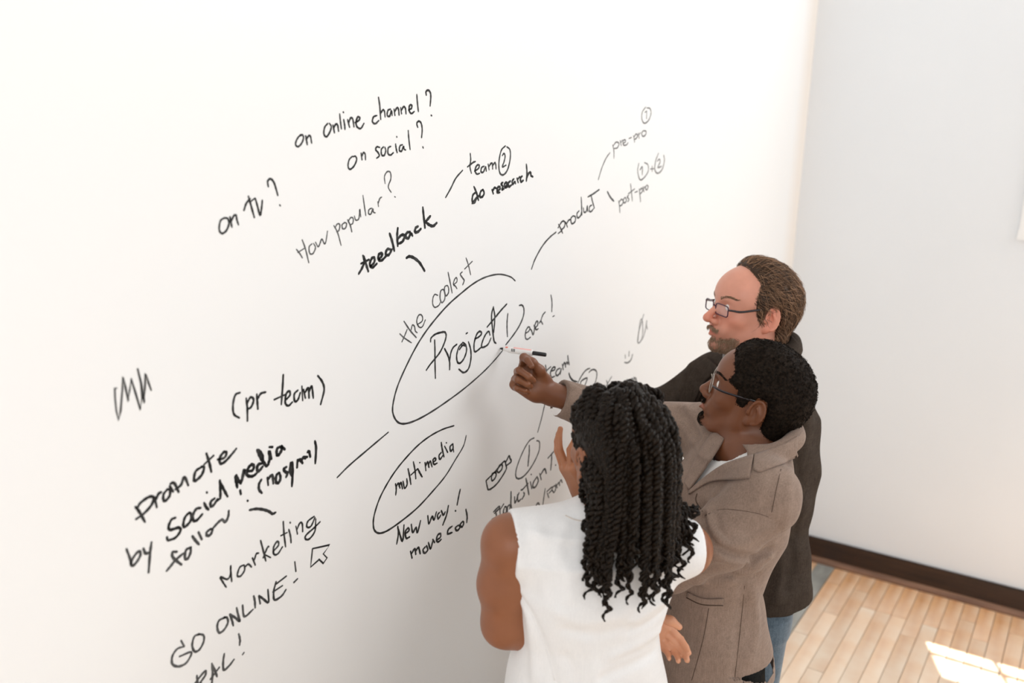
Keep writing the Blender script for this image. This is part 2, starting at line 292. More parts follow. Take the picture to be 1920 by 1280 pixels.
write("large black handwritten 'Project'", 'Q', 3.3, K1,
 "472,930 475,1030 476,1160 480,1330|385,1245 430,1180 520,1070 570,970 592,890 580,850 545,850 480,870 435,910 430,950|575,1020 610,1090 628,1160 628,1240|628,1160 640,1070 665,1010 705,975|760,965 725,1005 702,1090 710,1160 740,1170 780,1120 805,1040 795,980 765,955|730,1030 765,985 800,995|825,950 848,1030 850,1130 825,1230 775,1270 725,1235|800,865 815,855|890,920 930,900 962,865 945,840 912,870 885,960 885,1040 905,1050 960,1005|1050,880 1035,840 1000,880 970,950 962,1000 985,1005 1030,975 1060,910|1085,585 1065,680 1080,850 1092,940 1112,965|1085,590 1100,690 1090,850|1020,795 1100,700 1165,620 1225,555")
write("handwritten 1 with half circle right of 'Project'", 'Q', 3, K2,
 "1236,655 1228,740 1228,820 1232,895|1355,570 1385,568 1403,605 1398,680 1360,775 1300,870 1215,980")
write("thin handwritten word 'ever!'", 'K', 2.8, K3,
 "30,450 60,430 72,400 55,388 30,430 26,490 45,512 78,490|78,410 90,430 104,465 118,400 112,370|120,400 148,370 150,335 135,335 120,380 135,415 155,405|165,350 180,330 200,360|178,335 200,270 226,238|282,70 292,140 290,235|300,285 316,275")
write("handwritten word 'team' behind the writing hand", 'K', 3, K3,
 "228,770 235,820 242,865|215,845 280,785|282,830 318,815 322,790 300,795 278,840 285,890 320,880|372,800 345,815 330,850 345,875 375,840 385,800 375,860|395,760 405,815|400,785 415,745 425,760 428,790|428,765 440,740 448,755|450,675 455,720 465,765|448,760 452,740")
write("short curved stroke by the circled 7", 'K', 3.4, K2, "462,850 475,890 505,925 545,935")
write("handwritten figure with open circle above the cuff", 'L', 2.8, K3,
 "40,705 90,590 180,450 250,385 310,365|290,455 340,405 400,390 450,420 468,490 455,600 425,700 380,800|100,720 110,660 170,610 240,580 245,620 190,770")
write("faint handwritten x and scrawl behind the black hair", 'L', 2.4, .14,
 "625,835 650,790 690,740 800,550|685,635 710,720 730,850|1150,610 1165,680 1180,735|1140,720 1200,690 1250,650|1245,590 1262,690|1250,640 1270,590 1290,690|1300,560 1315,660|1310,600 1330,570 1345,650|1355,580 1360,640|1210,680 1230,760")
write("faint grey scribbled loop below 'product'", 'K', 2.6, .26,
 "1210,262 1190,330 1165,420 1148,520 1158,548 1185,520 1200,440 1195,330 1178,320 1160,430 1152,530|1240,325 1225,420 1200,500 1175,530|1240,325 1236,370 1246,410")
write("small handwritten smiley mark", 'K', 2.8, K4, "1064,632 1062,680|1025,668 1026,700|1098,662 1082,715 1050,745 1018,742", name='drawn_smile')
write("thin line from circled 1 up to the wrist", 'Z', 2.6, K3, "1008,810 1015,785 1022,755 1027,735")
write("thin handwritten circled 1 above 'Production'", 'I', 2.9, K3,
 "720,5 660,40 590,150 520,310 480,440 478,520 510,548 570,525 650,440 730,310 785,180 795,90 785,50 755,42|655,105 655,200 645,300 638,380")
write("drawn camera with two reels left of the circled 1", 'I', 3.2, .02,
 "80,575 180,475 260,385 325,315 345,370 345,430 260,570 190,650 115,695 95,650 80,575|150,520 160,575 200,540 215,485 190,465 150,520|160,480 215,455|225,450 260,370 295,365 290,420 250,465 225,450|345,325 385,245 400,280 415,320 350,375", name='drawn_camera')
write("handwritten words 'Production T.'", 'I', 3.2, K3,
 "160,1090 230,1060|205,985 220,1050 220,1140|178,990 250,920 255,945 190,1010|262,940 272,1060|268,960 315,885|330,920 310,985 322,1020 350,990 350,930 330,920|390,895 365,930 370,1000 395,960 400,900|412,720 412,800 410,880 420,945|460,790 465,870 490,820 500,760|520,735 500,790 510,850 545,820|545,700 570,690|610,545 630,640 650,760|560,700 640,610|580,730 590,760 560,820|670,590 690,680|680,490 684,494|760,520 710,600 705,660 740,655 775,580 765,530|795,480 815,560|800,510 850,425 870,430 882,478|905,275 985,185|955,210 952,320 942,430|1005,365 1008,368")
write("handwritten words cut off by the white shirt shoulder, ending 'pom)'", 'I', 2.8, .11,
 "545,1025 540,1080|590,1030 630,1020 640,1075|650,1010 690,980 690,940 660,970 650,1030 680,1050 710,1010|720,940 735,1000|730,950 770,870 795,910|868,680 850,800 835,920|895,740 915,800|890,720 960,660 955,700 920,740|960,700 985,730 1010,680 1000,640 970,660|1010,620 1030,670|1020,640 1050,600 1060,640|1060,600 1080,565 1095,600|1145,400 1180,460 1182,540 1160,610")
write("open black oval drawn around 'multimedia'", 'H', 3.2, K1,
 "730,76 640,105 540,158 440,235 340,340 260,440 190,550 130,670 90,800 86,885 105,925 145,935 210,908 320,830 440,730 560,600 660,480 740,350 805,240 828,155")
write("black handwritten word 'multimedia' in its oval", 'H', 3.2, .01,
 "262,540 268,580 264,630|266,570 285,535 298,575|290,560 305,530 318,580|322,520 335,575 355,545 352,500|362,420 375,480 385,545|405,365 418,430 425,500|385,470 440,420|440,420 460,460 475,485|455,370 458,372|498,370 505,435|503,400 518,365 530,410|525,395 540,360 555,405|565,365 585,350 578,335 562,350 570,385 595,375|628,290 610,315 618,345 640,315|628,210 635,260 650,325|655,240 680,290|668,212 670,214|715,225 698,245 704,280 722,255 720,220|722,240 728,285")
write("black handwritten words 'New way!'", 'H', 3.5, .01,
 "280,880 285,940 272,1022|285,905 318,1000 330,870|338,940 370,915 362,895 340,925 348,975 375,965|388,865 400,930 425,890 438,930 462,835|520,795 530,860 555,800 570,830 590,765|615,770 598,790 605,820 625,790|628,755 645,790 660,765|685,715 670,790 640,870|780,585 768,640 755,710|740,755 744,758")
write("black handwritten words 'more cool'", 'H', 3.6, .01,
 "382,1080 395,1135|388,1105 415,1060 425,1105|420,1085 445,1050 460,1100|500,1045 482,1070 495,1095 520,1070 510,1035|525,1010 542,1060 560,1000|560,985 575,1010|590,990 620,970 622,940 600,950 590,990 605,1005 628,985|715,880 685,905 680,940 715,930|760,875 740,895 755,915 778,890 768,870|795,845 778,870 795,885 808,855 800,840|825,745 835,800 832,850")
write("long black connecting line left of 'multimedia'", 'Z', 3, .03, "632,895 655,872 690,842 728,810")
write("black zigzag scribble at the left", 'B', 3.2, .02,
 "130,228 118,225 120,290 128,370 142,430 155,370 165,250 170,155 185,220 204,310 212,240 220,165 250,260 280,365 290,290 282,180 262,105|262,105 285,200 305,320 308,230 312,135 330,190 348,240", sm=0, name='drawn_zigzag')
write("black handwritten words '(pr team)'", 'B', 3.9, .01,
 "910,255 880,270 865,330 870,390 905,415|948,290 955,350 956,435|950,330 975,285 995,300 980,345 955,360|1015,265 1018,310 1022,360|1018,300 1040,262 1072,252|1182,142 1178,220 1170,330|1125,300 1200,265|1200,300 1225,270 1220,245 1200,265 1195,320 1215,338 1240,315|1275,240 1252,265 1255,310 1275,300 1290,255|1300,215 1305,305|1310,235 1322,290|1320,255 1340,225 1345,290|1345,250 1362,215 1372,290|1400,148 1430,190 1440,240 1418,330")
write("black handwritten word 'promote'", 'C', 4.6, .012,
 "255,615 290,660 340,750|260,725 330,675 400,595 415,530 370,530 300,580 275,620|425,530 445,620|432,560 460,500 485,485|535,465 505,505 505,555 525,560 560,515 560,465 535,460|560,430 590,480|565,410 600,405 640,485|610,460 660,420 690,350 725,425|845,260 790,300 775,375 795,380 845,330 865,265 840,258|885,140 910,220 930,305|865,240 950,160|985,195 1045,180 1065,135 1040,130 1005,180 1010,230 1050,215 1110,150 1152,98")
write("black handwritten word 'by'", 'C', 4.4, .05, "175,990 205,1070 225,1140 270,1100 300,1040 285,1010 240,1060 215,1120|325,985 345,1030 375,1020|398,930 385,1030 372,1200")
write("bold black handwritten word 'social'", 'C', 4.7, .006,
 "612,712 575,730 550,790 565,820 640,800 655,830 610,890 545,915|535,885 540,910|735,665 695,710 680,780 700,790 745,740 750,680 730,668|835,625 795,635 765,690 770,735 800,735 850,680|865,580 885,620 905,640|888,485 892,490|960,540 925,570 925,610 950,600 985,545|1005,380 1010,460 1010,540|1005,390 1040,460 1075,525|985,560 1010,540")
write("bold black handwritten word 'media' above '(no spam)'", 'D', 5.4, .004,
 "75,620 85,690 100,765|85,610 110,670 145,715|145,710 165,640 185,545 205,590|235,560 290,550 310,500 285,475 245,510 215,580 240,620 300,620 350,580|410,460 360,480 350,540 375,555 420,500|350,290 380,360 420,430 465,490 495,470|370,290 415,360 425,440|495,310 510,390 490,470|510,310 530,405|505,255 545,255|640,250 600,280 600,350 625,350 660,290 655,245 700,285")
write("black handwritten words '(no spam)' in brackets", 'D', 5, .01,
 "405,665 375,720 375,790 410,835|480,640 490,735|490,660 520,620 545,620 555,715|620,580 590,620 590,700 625,700 645,640 630,580|720,505 685,535 710,570 735,580 715,635|795,445 800,560 790,750|775,450 765,560 795,590|765,580 800,640|860,415 855,515|855,450 890,410 925,460|900,440 935,385 960,400|945,380 985,380|985,320 1005,310 1022,380|1080,180 1095,270 1085,460|135,800 145,850|228,930 232,935")
write("short curved black stroke above 'Marketing'", 'D', 4.6, .02, "255,1050 340,1035 430,1045 500,1068 545,1098 585,1080")
write("grey handwritten word 'follow'", 'C', 4.6, .05,
 "625,1015 585,1020 585,1060 620,1095 665,1130|532,1185 570,1140 610,1090 680,1030|750,975 705,1000 695,1070 720,1075 745,1020 745,980|760,875 785,910 820,950|815,840 845,905|920,815 890,840 890,870 920,865 940,820 920,812|940,810 990,755 1025,730 1055,750 1080,700 1085,650")
write("thin black handwritten word 'Marketing'", 'E', 3.2, .02,
 "485,675 462,640 448,610 490,625 510,600 515,540|512,540 515,590 520,640|598,535 570,550 555,600 575,605 600,570 600,540|605,545 625,530 645,548|650,490 668,535|662,505 675,465 690,460|702,380 720,450 735,510|718,490 745,425 755,420|730,470 765,488|780,450 815,410 808,385 785,420 785,465 810,465 840,420|845,260 850,340 860,420|830,350 870,330|880,310 890,350 895,395|888,265 890,270|925,290 935,340|932,310 950,270 965,275 968,325|1040,228 1000,260 995,295 1020,290 1045,235|1050,245 1045,320 1010,370 985,370 990,345 1040,300 1078,262")
write("grey handwritten words 'GO ONLINE!'", 'E', 3.7, .06,
 "200,1012 220,1050|215,1050 175,1065 145,1110 145,1160 185,1175 235,1150 265,1085 190,1112|320,972 285,985 270,1040 285,1080 315,1070 342,1020 342,980 310,970|480,865 440,885 428,925 440,962 470,945 495,900 490,868 470,865|507,845 520,880 530,918|510,845 545,870 570,890 560,850 550,805|588,788 600,860 655,815|658,730 665,760 668,805")
write("black ending letters 'NE!' of 'GO ONLINE!'", 'E', 3.6, .03,
 "690,730 700,780|692,728 720,750 752,770 748,690|800,640 785,700 790,755 835,730 862,690|780,705 840,665|800,655 865,605|918,515 925,575|912,645 935,622")
write("small black drawn arrow cursor below 'Marketing'", 'E', 3.2, .01, "1030,432 1138,408 1098,465 1122,490 1098,525 1072,500 1018,548 1024,490 1030,432", name='drawn_arrow', sm=0)
write("grey handwritten letters 'RAL!' at the lower edge", 'F', 3.7, .07,
 "490,1180 500,1270 520,1350|460,1290 520,1210 600,1120 605,1170 560,1240 520,1290|540,1280 600,1360|690,1020 700,1150 690,1290|690,1030 730,1110 760,1195|670,1230 790,1070|855,890 840,1000 850,1105 920,1050 985,965|1048,625 1065,700 1060,775|1100,900 1118,875")
# ------------------------------------------------------------------ implicit bodies: smooth unions meshed with surface nets
def smin(a, b, k):
    h = np.clip(.5+.5*(b-a)/k, 0, 1); return b+(a-b)*h-k*h*(1-h)
class Body:
    def __init__(s): s.ops = []
    def _add(s, fn, k, op, bd=None): s.ops.append((fn, k, op, bd)); return s
    def cap(s, a, b, ra, rb, k=.01, op='u'):
        a = np.asarray(a, float); b = np.asarray(b, float); ab = b-a; L = ab@ab+1e-12
        def fn(p):
            t = np.clip((p-a)@ab/L, 0, 1); return np.linalg.norm(p-a-t[:, None]*ab, axis=1)-(ra+(rb-ra)*t)
        return s._add(fn, k, op, ((a+b)/2, math.sqrt(L)/2+max(ra, rb)+k))
    def chain(s, pts, rads, k=.01, op='u'):
        for i in range(len(pts)-1): s.cap(pts[i], pts[i+1], rads[i], rads[i+1], k, op)
        return s
    def ell(s, c, r, R=None, k=.01, op='u'):
        c = np.asarray(c, float); r = np.asarray(r, float); R = np.eye(3) if R is None else R
        def fn(p):
            q = (p-c)@R; k0 = np.linalg.norm(q/r, axis=1); k1 = np.linalg.norm(q/(r*r), axis=1)+1e-9; return k0*(k0-1)/k1
        return s._add(fn, k, op, (c, r.max()+k))
    def rbox(s, c, hf, rad, R=None, k=.01, op='u'):
        c = np.asarray(c, float); hf = np.asarray(hf, float)-rad; R = np.eye(3) if R is None else R
        def fn(p):
            q = np.abs((p-c)@R)-hf; return np.linalg.norm(np.maximum(q, 0), axis=1)+np.minimum(q.max(1), 0)-rad
        return s._add(fn, k, op)
    def loft(s, C, Wd, Dp, right, fwd, pw=2.3, k=.02, op='u'):
        """stack of superellipse sections; C centres bottom->top, Wd half widths along right, Dp half depths along fwd"""
        C = np.asarray(C, float); Wd = np.asarray(Wd, float); Dp = np.asarray(Dp, float)
        right = nrm(right); fwd = nrm(fwd); ax = nrm(np.cross(right, fwd)); ax = ax if ax[2] > 0 else -ax
        hs = C@ax
        def fn(p):
            h = p@ax; hc = np.clip(h, hs[0], hs[-1]); cx = np.stack([np.interp(hc, hs, C[:, i]) for i in range(3)], 1)
            wv = np.interp(hc, hs, Wd); dv = np.interp(hc, hs, Dp); q = p-cx
            a = np.abs(q@right)/wv; b = np.abs(q@fwd)/dv
            d = ((a**pw+b**pw)**(1/pw)-1)*np.minimum(wv, dv)
            return np.maximum(d, np.maximum(hs[0]-h, h-hs[-1]))
        return s._add(fn, k, op)
    def plane(s, o, n, k=.002):   # removes the side n points to
        o = np.asarray(o, float); n = nrm(n)
        return s._add(lambda p: -((p-o)@n), k, 's')
    def ridge(s, pts, amp, wd):   # fold: bump (amp>0) or crease (amp<0) along a polyline
        pts = np.asarray(pts, float)
        def fn(p):
            m = np.full(len(p), 1e9)
            for i in range(len(pts)-1):
                a = pts[i]; ab = pts[i+1]-a; t = np.clip((p-a)@ab/(ab@ab+1e-12), 0, 1); m = np.minimum(m, ((p-a-t[:, None]*ab)**2).sum(1))
            return -amp*np.exp(-m/(wd*wd))
        c = pts.mean(0); return s._add(fn, 0, 'd', (c, np.linalg.norm(pts-c, axis=1).max()+2.6*wd-.05))
    def disp(s, f): return s._add(f, 0, 'd')
    def __call__(s, p):
        d = None; cc = p.mean(0); rr = np.sqrt(((p-cc)**2).sum(1).max()) if len(p) < 20000 else 9
        for fn, k, op, bd in s.ops:
            if bd is not None and rr < .3 and len(p) > 400 and np.linalg.norm(cc-bd[0]) > rr+bd[1]+.05:
                if d is None: d = np.full(len(p), .2)
                continue
            e = fn(p)
            if d is None: d = e
            elif op == 'u': d = smin(d, e, k)
            elif op == 's': d = -smin(-d, e, k)      # subtract e
            elif op == 'i': d = -smin(-d, -e, k)
            else: d = d+e
        return d
    def sub(s, other, k=.003): return s._add(lambda p: other(p), k, 's')
    def uni(s, other, k=.003): return s._add(lambda p: other(p), k, 'u')
def nets(fn, lo, hi, h):
    lo = np.asarray(lo, float); hi = np.asarray(hi, float); B = 6
    n = (np.ceil((hi-lo)/(h*B)).astype(int)+1); cs = h*B
    g = np.stack(np.meshgrid(*[lo[i]+cs*(np.arange(n[i])+.5)-h*.5 for i in range(3)], indexing='ij'), -1).reshape(-1, 3)
    dc = fn(g).reshape(n); near = np.abs(dc) < cs*1.15
    D = np.repeat(np.repeat(np.repeat(dc, B, 0), B, 1), B, 2).astype(np.float32)
    sb = 3; nb = np.argwhere(near); key = nb//sb; kk = key[:, 0]*100000000+key[:, 1]*10000+key[:, 2]; od = np.argsort(kk, kind='stable'); nb = nb[od]; kk = kk[od]
    cut = np.r_[0, np.where(np.diff(kk))[0]+1, len(nb)]; gi = np.stack(np.meshgrid(*[np.arange(B)]*3, indexing='ij'), -1).reshape(-1, 3)
    for a, b_ in zip(cut[:-1], cut[1:]):
        idx = (nb[a:b_, None, :]*B+gi[None]).reshape(-1, 3); D[idx[:, 0], idx[:, 1], idx[:, 2]] = fn(lo+idx*h)
    S = D < 0
    c = np.zeros(np.array(S.shape)-1, np.int8)
    offs = [(i, j, k) for i in (0, 1) for j in (0, 1) for k in (0, 1)]
    sh = c.shape
    for (i, j, k) in offs: c += S[i:i+sh[0], j:j+sh[1], k:k+sh[2]]
    act = (c > 0) & (c < 8); cells = np.argwhere(act); ID = -np.ones(sh, np.int32); ID[act] = np.arange(len(cells))
    vv = {o: D[cells[:, 0]+o[0], cells[:, 1]+o[1], cells[:, 2]+o[2]] for o in offs}
    acc = np.zeros((len(cells), 3)); cnt = np.zeros(len(cells))
    for o in offs:
        for ax in range(3):
            if o[ax] == 0:
                q = list(o); q[ax] = 1; q = tuple(q); a, b = vv[o], vv[q]; m = (a < 0) != (b < 0)
                t = np.where(m, a/(a-b+1e-12), 0); pt = np.tile(np.array(o, float), (len(cells), 1)); pt[:, ax] += t
                acc[m] += pt[m]; cnt[m] += 1
    V = lo+(cells+acc/cnt[:, None])*h; F = []
    for ax in range(3):
        s0 = [slice(None)]*3; s1 = [slice(None)]*3; s0[ax] = slice(0, -1); s1[ax] = slice(1, None)
        A, Bq = S[tuple(s0)], S[tuple(s1)]; e = np.argwhere(A != Bq); u, v = [(1, 2), (2, 0), (0, 1)][ax]
        e = e[(e[:, u] > 0) & (e[:, v] > 0) & (e[:, u] < sh[u]) & (e[:, v] < sh[v])]
        if not len(e): continue
        def gid(du, dv):
            q = e.copy(); q[:, u] += du; q[:, v] += dv; return ID[q[:, 0], q[:, 1], q[:, 2]]
        quad = np.stack([gid(-1, -1), gid(0, -1), gid(0, 0), gid(-1, 0)], 1)
        flip = ~A[e[:, 0], e[:, 1], e[:, 2]]; quad[flip] = quad[flip][:, ::-1]; F.append(quad[(quad >= 0).all(1)])
    return V, np.vstack(F)
def body_obj(name, fn, boxes, m, parent, colfn=None, smooth_it=1, **props):
    Vs, Fs, o = [], [], 0
    for lo, hi, h in boxes:
        V, F = nets(fn, lo, hi, h); 
        for _ in range(smooth_it):
            acc = np.zeros_like(V); cnt = np.zeros(len(V))
            for a in range(4):
                b = (a+1) % 4
                np.add.at(acc, F[:, a], V[F[:, b]]); np.add.at(cnt, F[:, a], 1); np.add.at(acc, F[:, b], V[F[:, a]]); np.add.at(cnt, F[:, b], 1)
            V = V*.5+.5*acc/np.maximum(cnt, 1)[:, None]
        Vs.append(V); Fs.append(F+o); o += len(V)
    V = np.vstack(Vs); F = np.vstack(Fs); me = mesh_np(name, V, F)
    if colfn is not None:
        c = np.ones((len(V), 4), np.float32); c[:, :3] = colfn(V)
        at = me.color_attributes.new('tint', 'FLOAT_COLOR', 'POINT'); at.data.foreach_set('color', c.ravel())
    print(name, len(V)); return link(name, me, m, parent, True, **props)
def march(fn, px, py, d0, d1, iso=0., n=140):
    d = ray(px, py); ts = np.linspace(d0, d1, n); v = fn(CP+d*ts[:, None])-iso
    w_ = np.where(v < 0)[0]
    if not len(w_): return None
    i = w_[0]
    if i == 0: return CP+d*ts[0]
    a, b = ts[i-1], ts[i]
    for _ in range(6):
        m_ = (a+b)/2
        if fn((CP+d*m_)[None])[0]-iso < 0: b = m_
        else: a = m_
    return CP+d*b
def surf_path(fn, pts, d0, d1, iso=.0, n=4):
    out = [march(fn, *p, d0, d1, iso) for p in catmull(pts, n)]
    return np.array([o for o in out if o is not None])
def drape(name, fn, edgeA, edgeB, d0, d1, m, parent, off=.006, th=.004, N=28, M=10, **props):
    """cloth strip lying on the body surface between two outlines, with its own thickness"""
    def res(e):
        e = catmull(e, 8); s = np.r_[0, np.cumsum(np.linalg.norm(np.diff(e, axis=0), axis=1))]; return np.stack([np.interp(np.linspace(0, s[-1], N), s, e[:, i]) for i in (0, 1)], 1)
    A, B = res(np.array(edgeA, float)), res(np.array(edgeB, float)); G = {}; dep = {}
    for i in range(N):
        for j in range(M):
            q = A[i]+(B[i]-A[i])*j/(M-1); G[i, j] = march(fn, *q, d0, d1, off)
    last = None
    for i in range(N):
        for j in range(M):
            if G[i, j] is None:
                c = [G[a, b] for a, b in ((i, j-1), (i-1, j), (i, j+1), (i+1, j), (i-1, j-1), (i+1, j+1)) if (a, b) in G and G[a, b] is not None]
                if c:
                    q = A[i]+(B[i]-A[i])*j/(M-1); G[i, j] = CP+ray(*q)*((c[0]-CP)@FW)
    return sheet(name, [[G[i, j] for j in range(M)] for i in range(N)], m, parent, th, **props)
def sheet(name, G, m, parent, th=.003, **props):
    V = []; ix = {}; F = []
    for i, r in enumerate(G):
        for j, q in enumerate(r):
            if q is not None: ix[i, j] = len(V); V.append(q)
    for i in range(len(G)-1):
        for j in range(len(G[0])-1):
            c = [(i, j), (i, j+1), (i+1, j+1), (i+1, j)]
            if all(k in ix for k in c): F.append([ix[k] for k in c])
    me = mesh(name, V, F); o = link(name, me, m, parent, True, **props)
    # orient towards camera then thicken
    if F:
        a, b, c_ = [np.array(V[k]) for k in F[len(F)//2][:3]]
        if np.cross(b-a, c_-a)@(CP-a) < 0: me.flip_normals()
    md = o.modifiers.new('thickness', 'SOLIDIFY'); md.thickness = th; md.offset = -1
    return o
def frame(az, el, roll=0):
    """columns F (forward), L (left), U (up); az from +X ccw, el up, degrees"""
    az, el, roll = map(math.radians, (az, el, roll))
    F = np.array([math.cos(az)*math.cos(el), math.sin(az)*math.cos(el), math.sin(el)]); L = np.array([-math.sin(az), math.cos(az), 0]); U = np.cross(F, L)
    L2 = L*math.cos(roll)+U*math.sin(roll); U2 = -L*math.sin(roll)+U*math.cos(roll); return np.stack([F, L2, U2], 1)
LN = .0  # left ear etc.
def add_head(b, o, R, s=1., male=True, jaw=1., nose=1., near=1, mouth=0.):
    g = lambda x, y, z: o+R@(np.array([x, y, z])*s)
    S = lambda *a: np.array(a)*s
    b.ell(g(-.006, 0, .045), S(.1, .078, .088), R, .02)
    b.ell(g(-.03, 0, .035), S(.078, .08, .075), R, .02)
    b.ell(g(.038, 0, -.005), S(.055, .060, .085), R, .03)
    b.ell(g(.05, 0, .05), S(.046, .056, .045), R, .03)
    for y in (-1, 1):
        b.cap(g(.0, y*.056*jaw, -.045), g(.058, y*.026*jaw, -.088), .017*s, .016*s, .03)
        b.cap(g(.01, y*.058, -.01), g(.01, y*.055, -.05), .014*s, .015*s, .02)
        b.ell(g(.062, y*.042, -.016), S(.022, .02, .02), R, .018)
        b.ell(g(.07, y*.027, -.045), S(.02, .02, .022), R, .015)
    b.ell(g(.076, 0, -.09), S(.018, .022, .016), R, .014)
    b.cap(g(.079, -.03, .031), g(.079, .03, .031), .011*s, .011*s, .014)
    # eye sockets
    for y in (-1, 1): b.ell(g(.101, y*.034, .012), S(.016, .019, .012), R, .012, 's')
    # nose
    b.cap(g(.086, 0, .02), g(.109*nose, 0, -.022), .0075*s, .0095*s, .012)
    b.ell(g(.108*nose, 0, -.027), S(.012, .0125, .010), R, .006)
    for y in (-1, 1): b.ell(g(.099, y*.013, -.031), S(.0115, .0075, .0085), R, .005)
    for y in (-1, 1): b.ell(g(.105, y*.0068, -.0385), S(.0055, .0035, .005), R, .003, 's')
    # mouth mound, lips
    b.ell(g(.078, 0, -.056), S(.021, .027, .022), R, .012)
    b.chain([g(.086, -.024, -.057), g(.0965, -.008, -.0505), g(.098, 0, -.052), g(.0965, .008, -.0505), g(.086, .024, -.057)], [.002, .0055, .0052, .0055, .002], .004)
    b.chain([g(.086, -.022, -.059-mouth), g(.096, 0, -.0645-mouth*1.5), g(.086, .022, -.059-mouth)], [.002, .0068, .002], .004)
    b.chain([g(.092, -.025, -.057-mouth*.5), g(.104, 0, -.0575-mouth*.8), g(.092, .025, -.057-mouth*.5)], [.001, .0012+mouth*.5, .001], .0025, 's')
    b.ell(g(.093, 0, -.074), S(.008, .016, .005), R, .006, 's')
    # eyelids over eyeballs
    for y in (-1, 1): b.ell(g(.0755, y*.032, .013), S(.0135, .0148, .0125), R, .003)
    for y in (-1, 1): b.ell(g(.0925, y*.032, .0095), S(.0065, .0125, .0042), R, .002, 's')
    # ears
    for y in (-1, 1):
        Re = R@np.array([[math.cos(.42*y), -math.sin(.42*y), 0], [math.sin(.42*y), math.cos(.42*y), 0], [0, 0, 1]]).T
        c = g(-.012, y*.082, .003)
        b.ell(c, S(.0175, .006, .031), Re, .005)
        b.ell(g(-.005, y*.079, -.024), S(.0095, .006, .0105), Re, .005)
        b.ell(g(-.008, y*.0895, .004), S(.0105, .006, .019), Re, .004, 's')
        pts = [g(-.012+.017*math.cos(a)*1.0-.001, y*(.0845+.004*(1-math.cos(a))*.5), .005+.029*math.sin(a)) for a in np.linspace(-.1, 4.6, 14)]
        b.chain(pts, [.0032]*14, .0025)
        b.chain([g(-.016, y*.085, -.008), g(-.018, y*.088, .006), g(-.010, y*.089, .018)], [.003, .003, .003], .003)
        b.ell(g(.004, y*.083, -.002), S(.005, .004, .007), R, .004)
    return g
def add_eyes(parent, o, R, s, iris):
    g = lambda x, y, z: o+R@(np.array([x, y, z])*s)
    for y in (-1, 1):
        bm = bmesh.new(); bmesh.ops.create_uvsphere(bm, u_segments=20, v_segments=14, radius=.0118*s); me = bpy.data.meshes.new('eye'); bm.to_mesh(me); bm.free()
        e = link('eye', me, m_eye, parent, True); e.location = g(.0785, y*.032, .0125)
        c = g(.0785, y*.032, .0125); f = R[:, 0]
        V = []; F = []
        for k, (rr_, hh) in enumerate([(0, .0124), (.0028, .0121), (.0057, .0106)]):
            for t in range(12): V.append(c+f*hh*s+(R[:, 1]*math.cos(t*math.pi/6)+R[:, 2]*math.sin(t*math.pi/6))*rr_*s)
        F = [(k*12+t, k*12+(t+1) % 12, (k+1)*12+(t+1) % 12, (k+1)*12+t) for k in range(2) for t in range(12)]
        link('iris', mesh('iris', V, F), iris, e, True)
def add_hand(b, W, D, Pn, fingers, thumb, s=1., k=.006):
    """W wrist, D towards knuckles, Pn palm normal. fingers: 4 lists of (curl degrees x3) index..little; Sd: side of index"""
    D = nrm(D); Pn = nrm(Pn-D*(Pn@D)); Sd = np.cross(D, Pn)*thumb['side']
    g = lambda d, q, n: W+(D*d+Sd*q+Pn*n)*s
    b.cap(g(-.02, 0, 0), g(.02, 0, 0), .026*s, .027*s, .02)
    Rm = np.stack([D, Sd, Pn], 1)
    b.rbox(g(.052, .002, 0), np.array([.046, .040, .0145])*s, .0135*s, Rm, .02)
    b.ell(g(.03, .026, .008), np.array([.03, .016, .016])*s, Rm, .012)
    b.ell(g(.035, -.026, .007), np.array([.032, .013, .014])*s, Rm, .012)
    root = [(.094, .031), (.098, .010), (.094, -.011), (.085, -.030)]; L = [(.043, .026, .021), (.048, .030, .022), (.044, .028, .021), (.034, .021, .019)]; rd = [.0092, .0095, .009, .0078]
    tips = []
    for i in range(4):
        sp = fingers[i][3] if len(fingers[i]) > 3 else 0
        d = D*math.cos(math.radians(sp))+Sd*math.sin(math.radians(sp)); p = g(root[i][0]-.004, root[i][1], .000); ang = 0; pts = [g(root[i][0]-.03, root[i][1]*.9, 0), p]; r = rd[i]*s
        for j in range(3):
            ang += fingers[i][j]; a = math.radians(ang); v = d*math.cos(a)+Pn*math.sin(a); p = p+v*L[i][j]*s; pts.append(p)
        b.chain(pts, [r*1.05, r*1.08, r*1.0, r*.92, r*.78], k*.6); tips.append((pts[-1], v, -d*math.sin(a)+Pn*math.cos(a), r))
    t = thumb['dirs']; p = g(.018, .024, .008); pts = [p]; r = .0115*s
    for (v, l) in zip(t, (.042, .032, .026)):
        v = nrm(D*v[0]+Sd*v[1]+Pn*v[2]); p = p+v*l*s; pts.append(p)
    b.chain(pts, [r*1.35, r*1.1, r*.98, r*.8], .008); tips.append((pts[-1], v, None, r)); return tips, pts
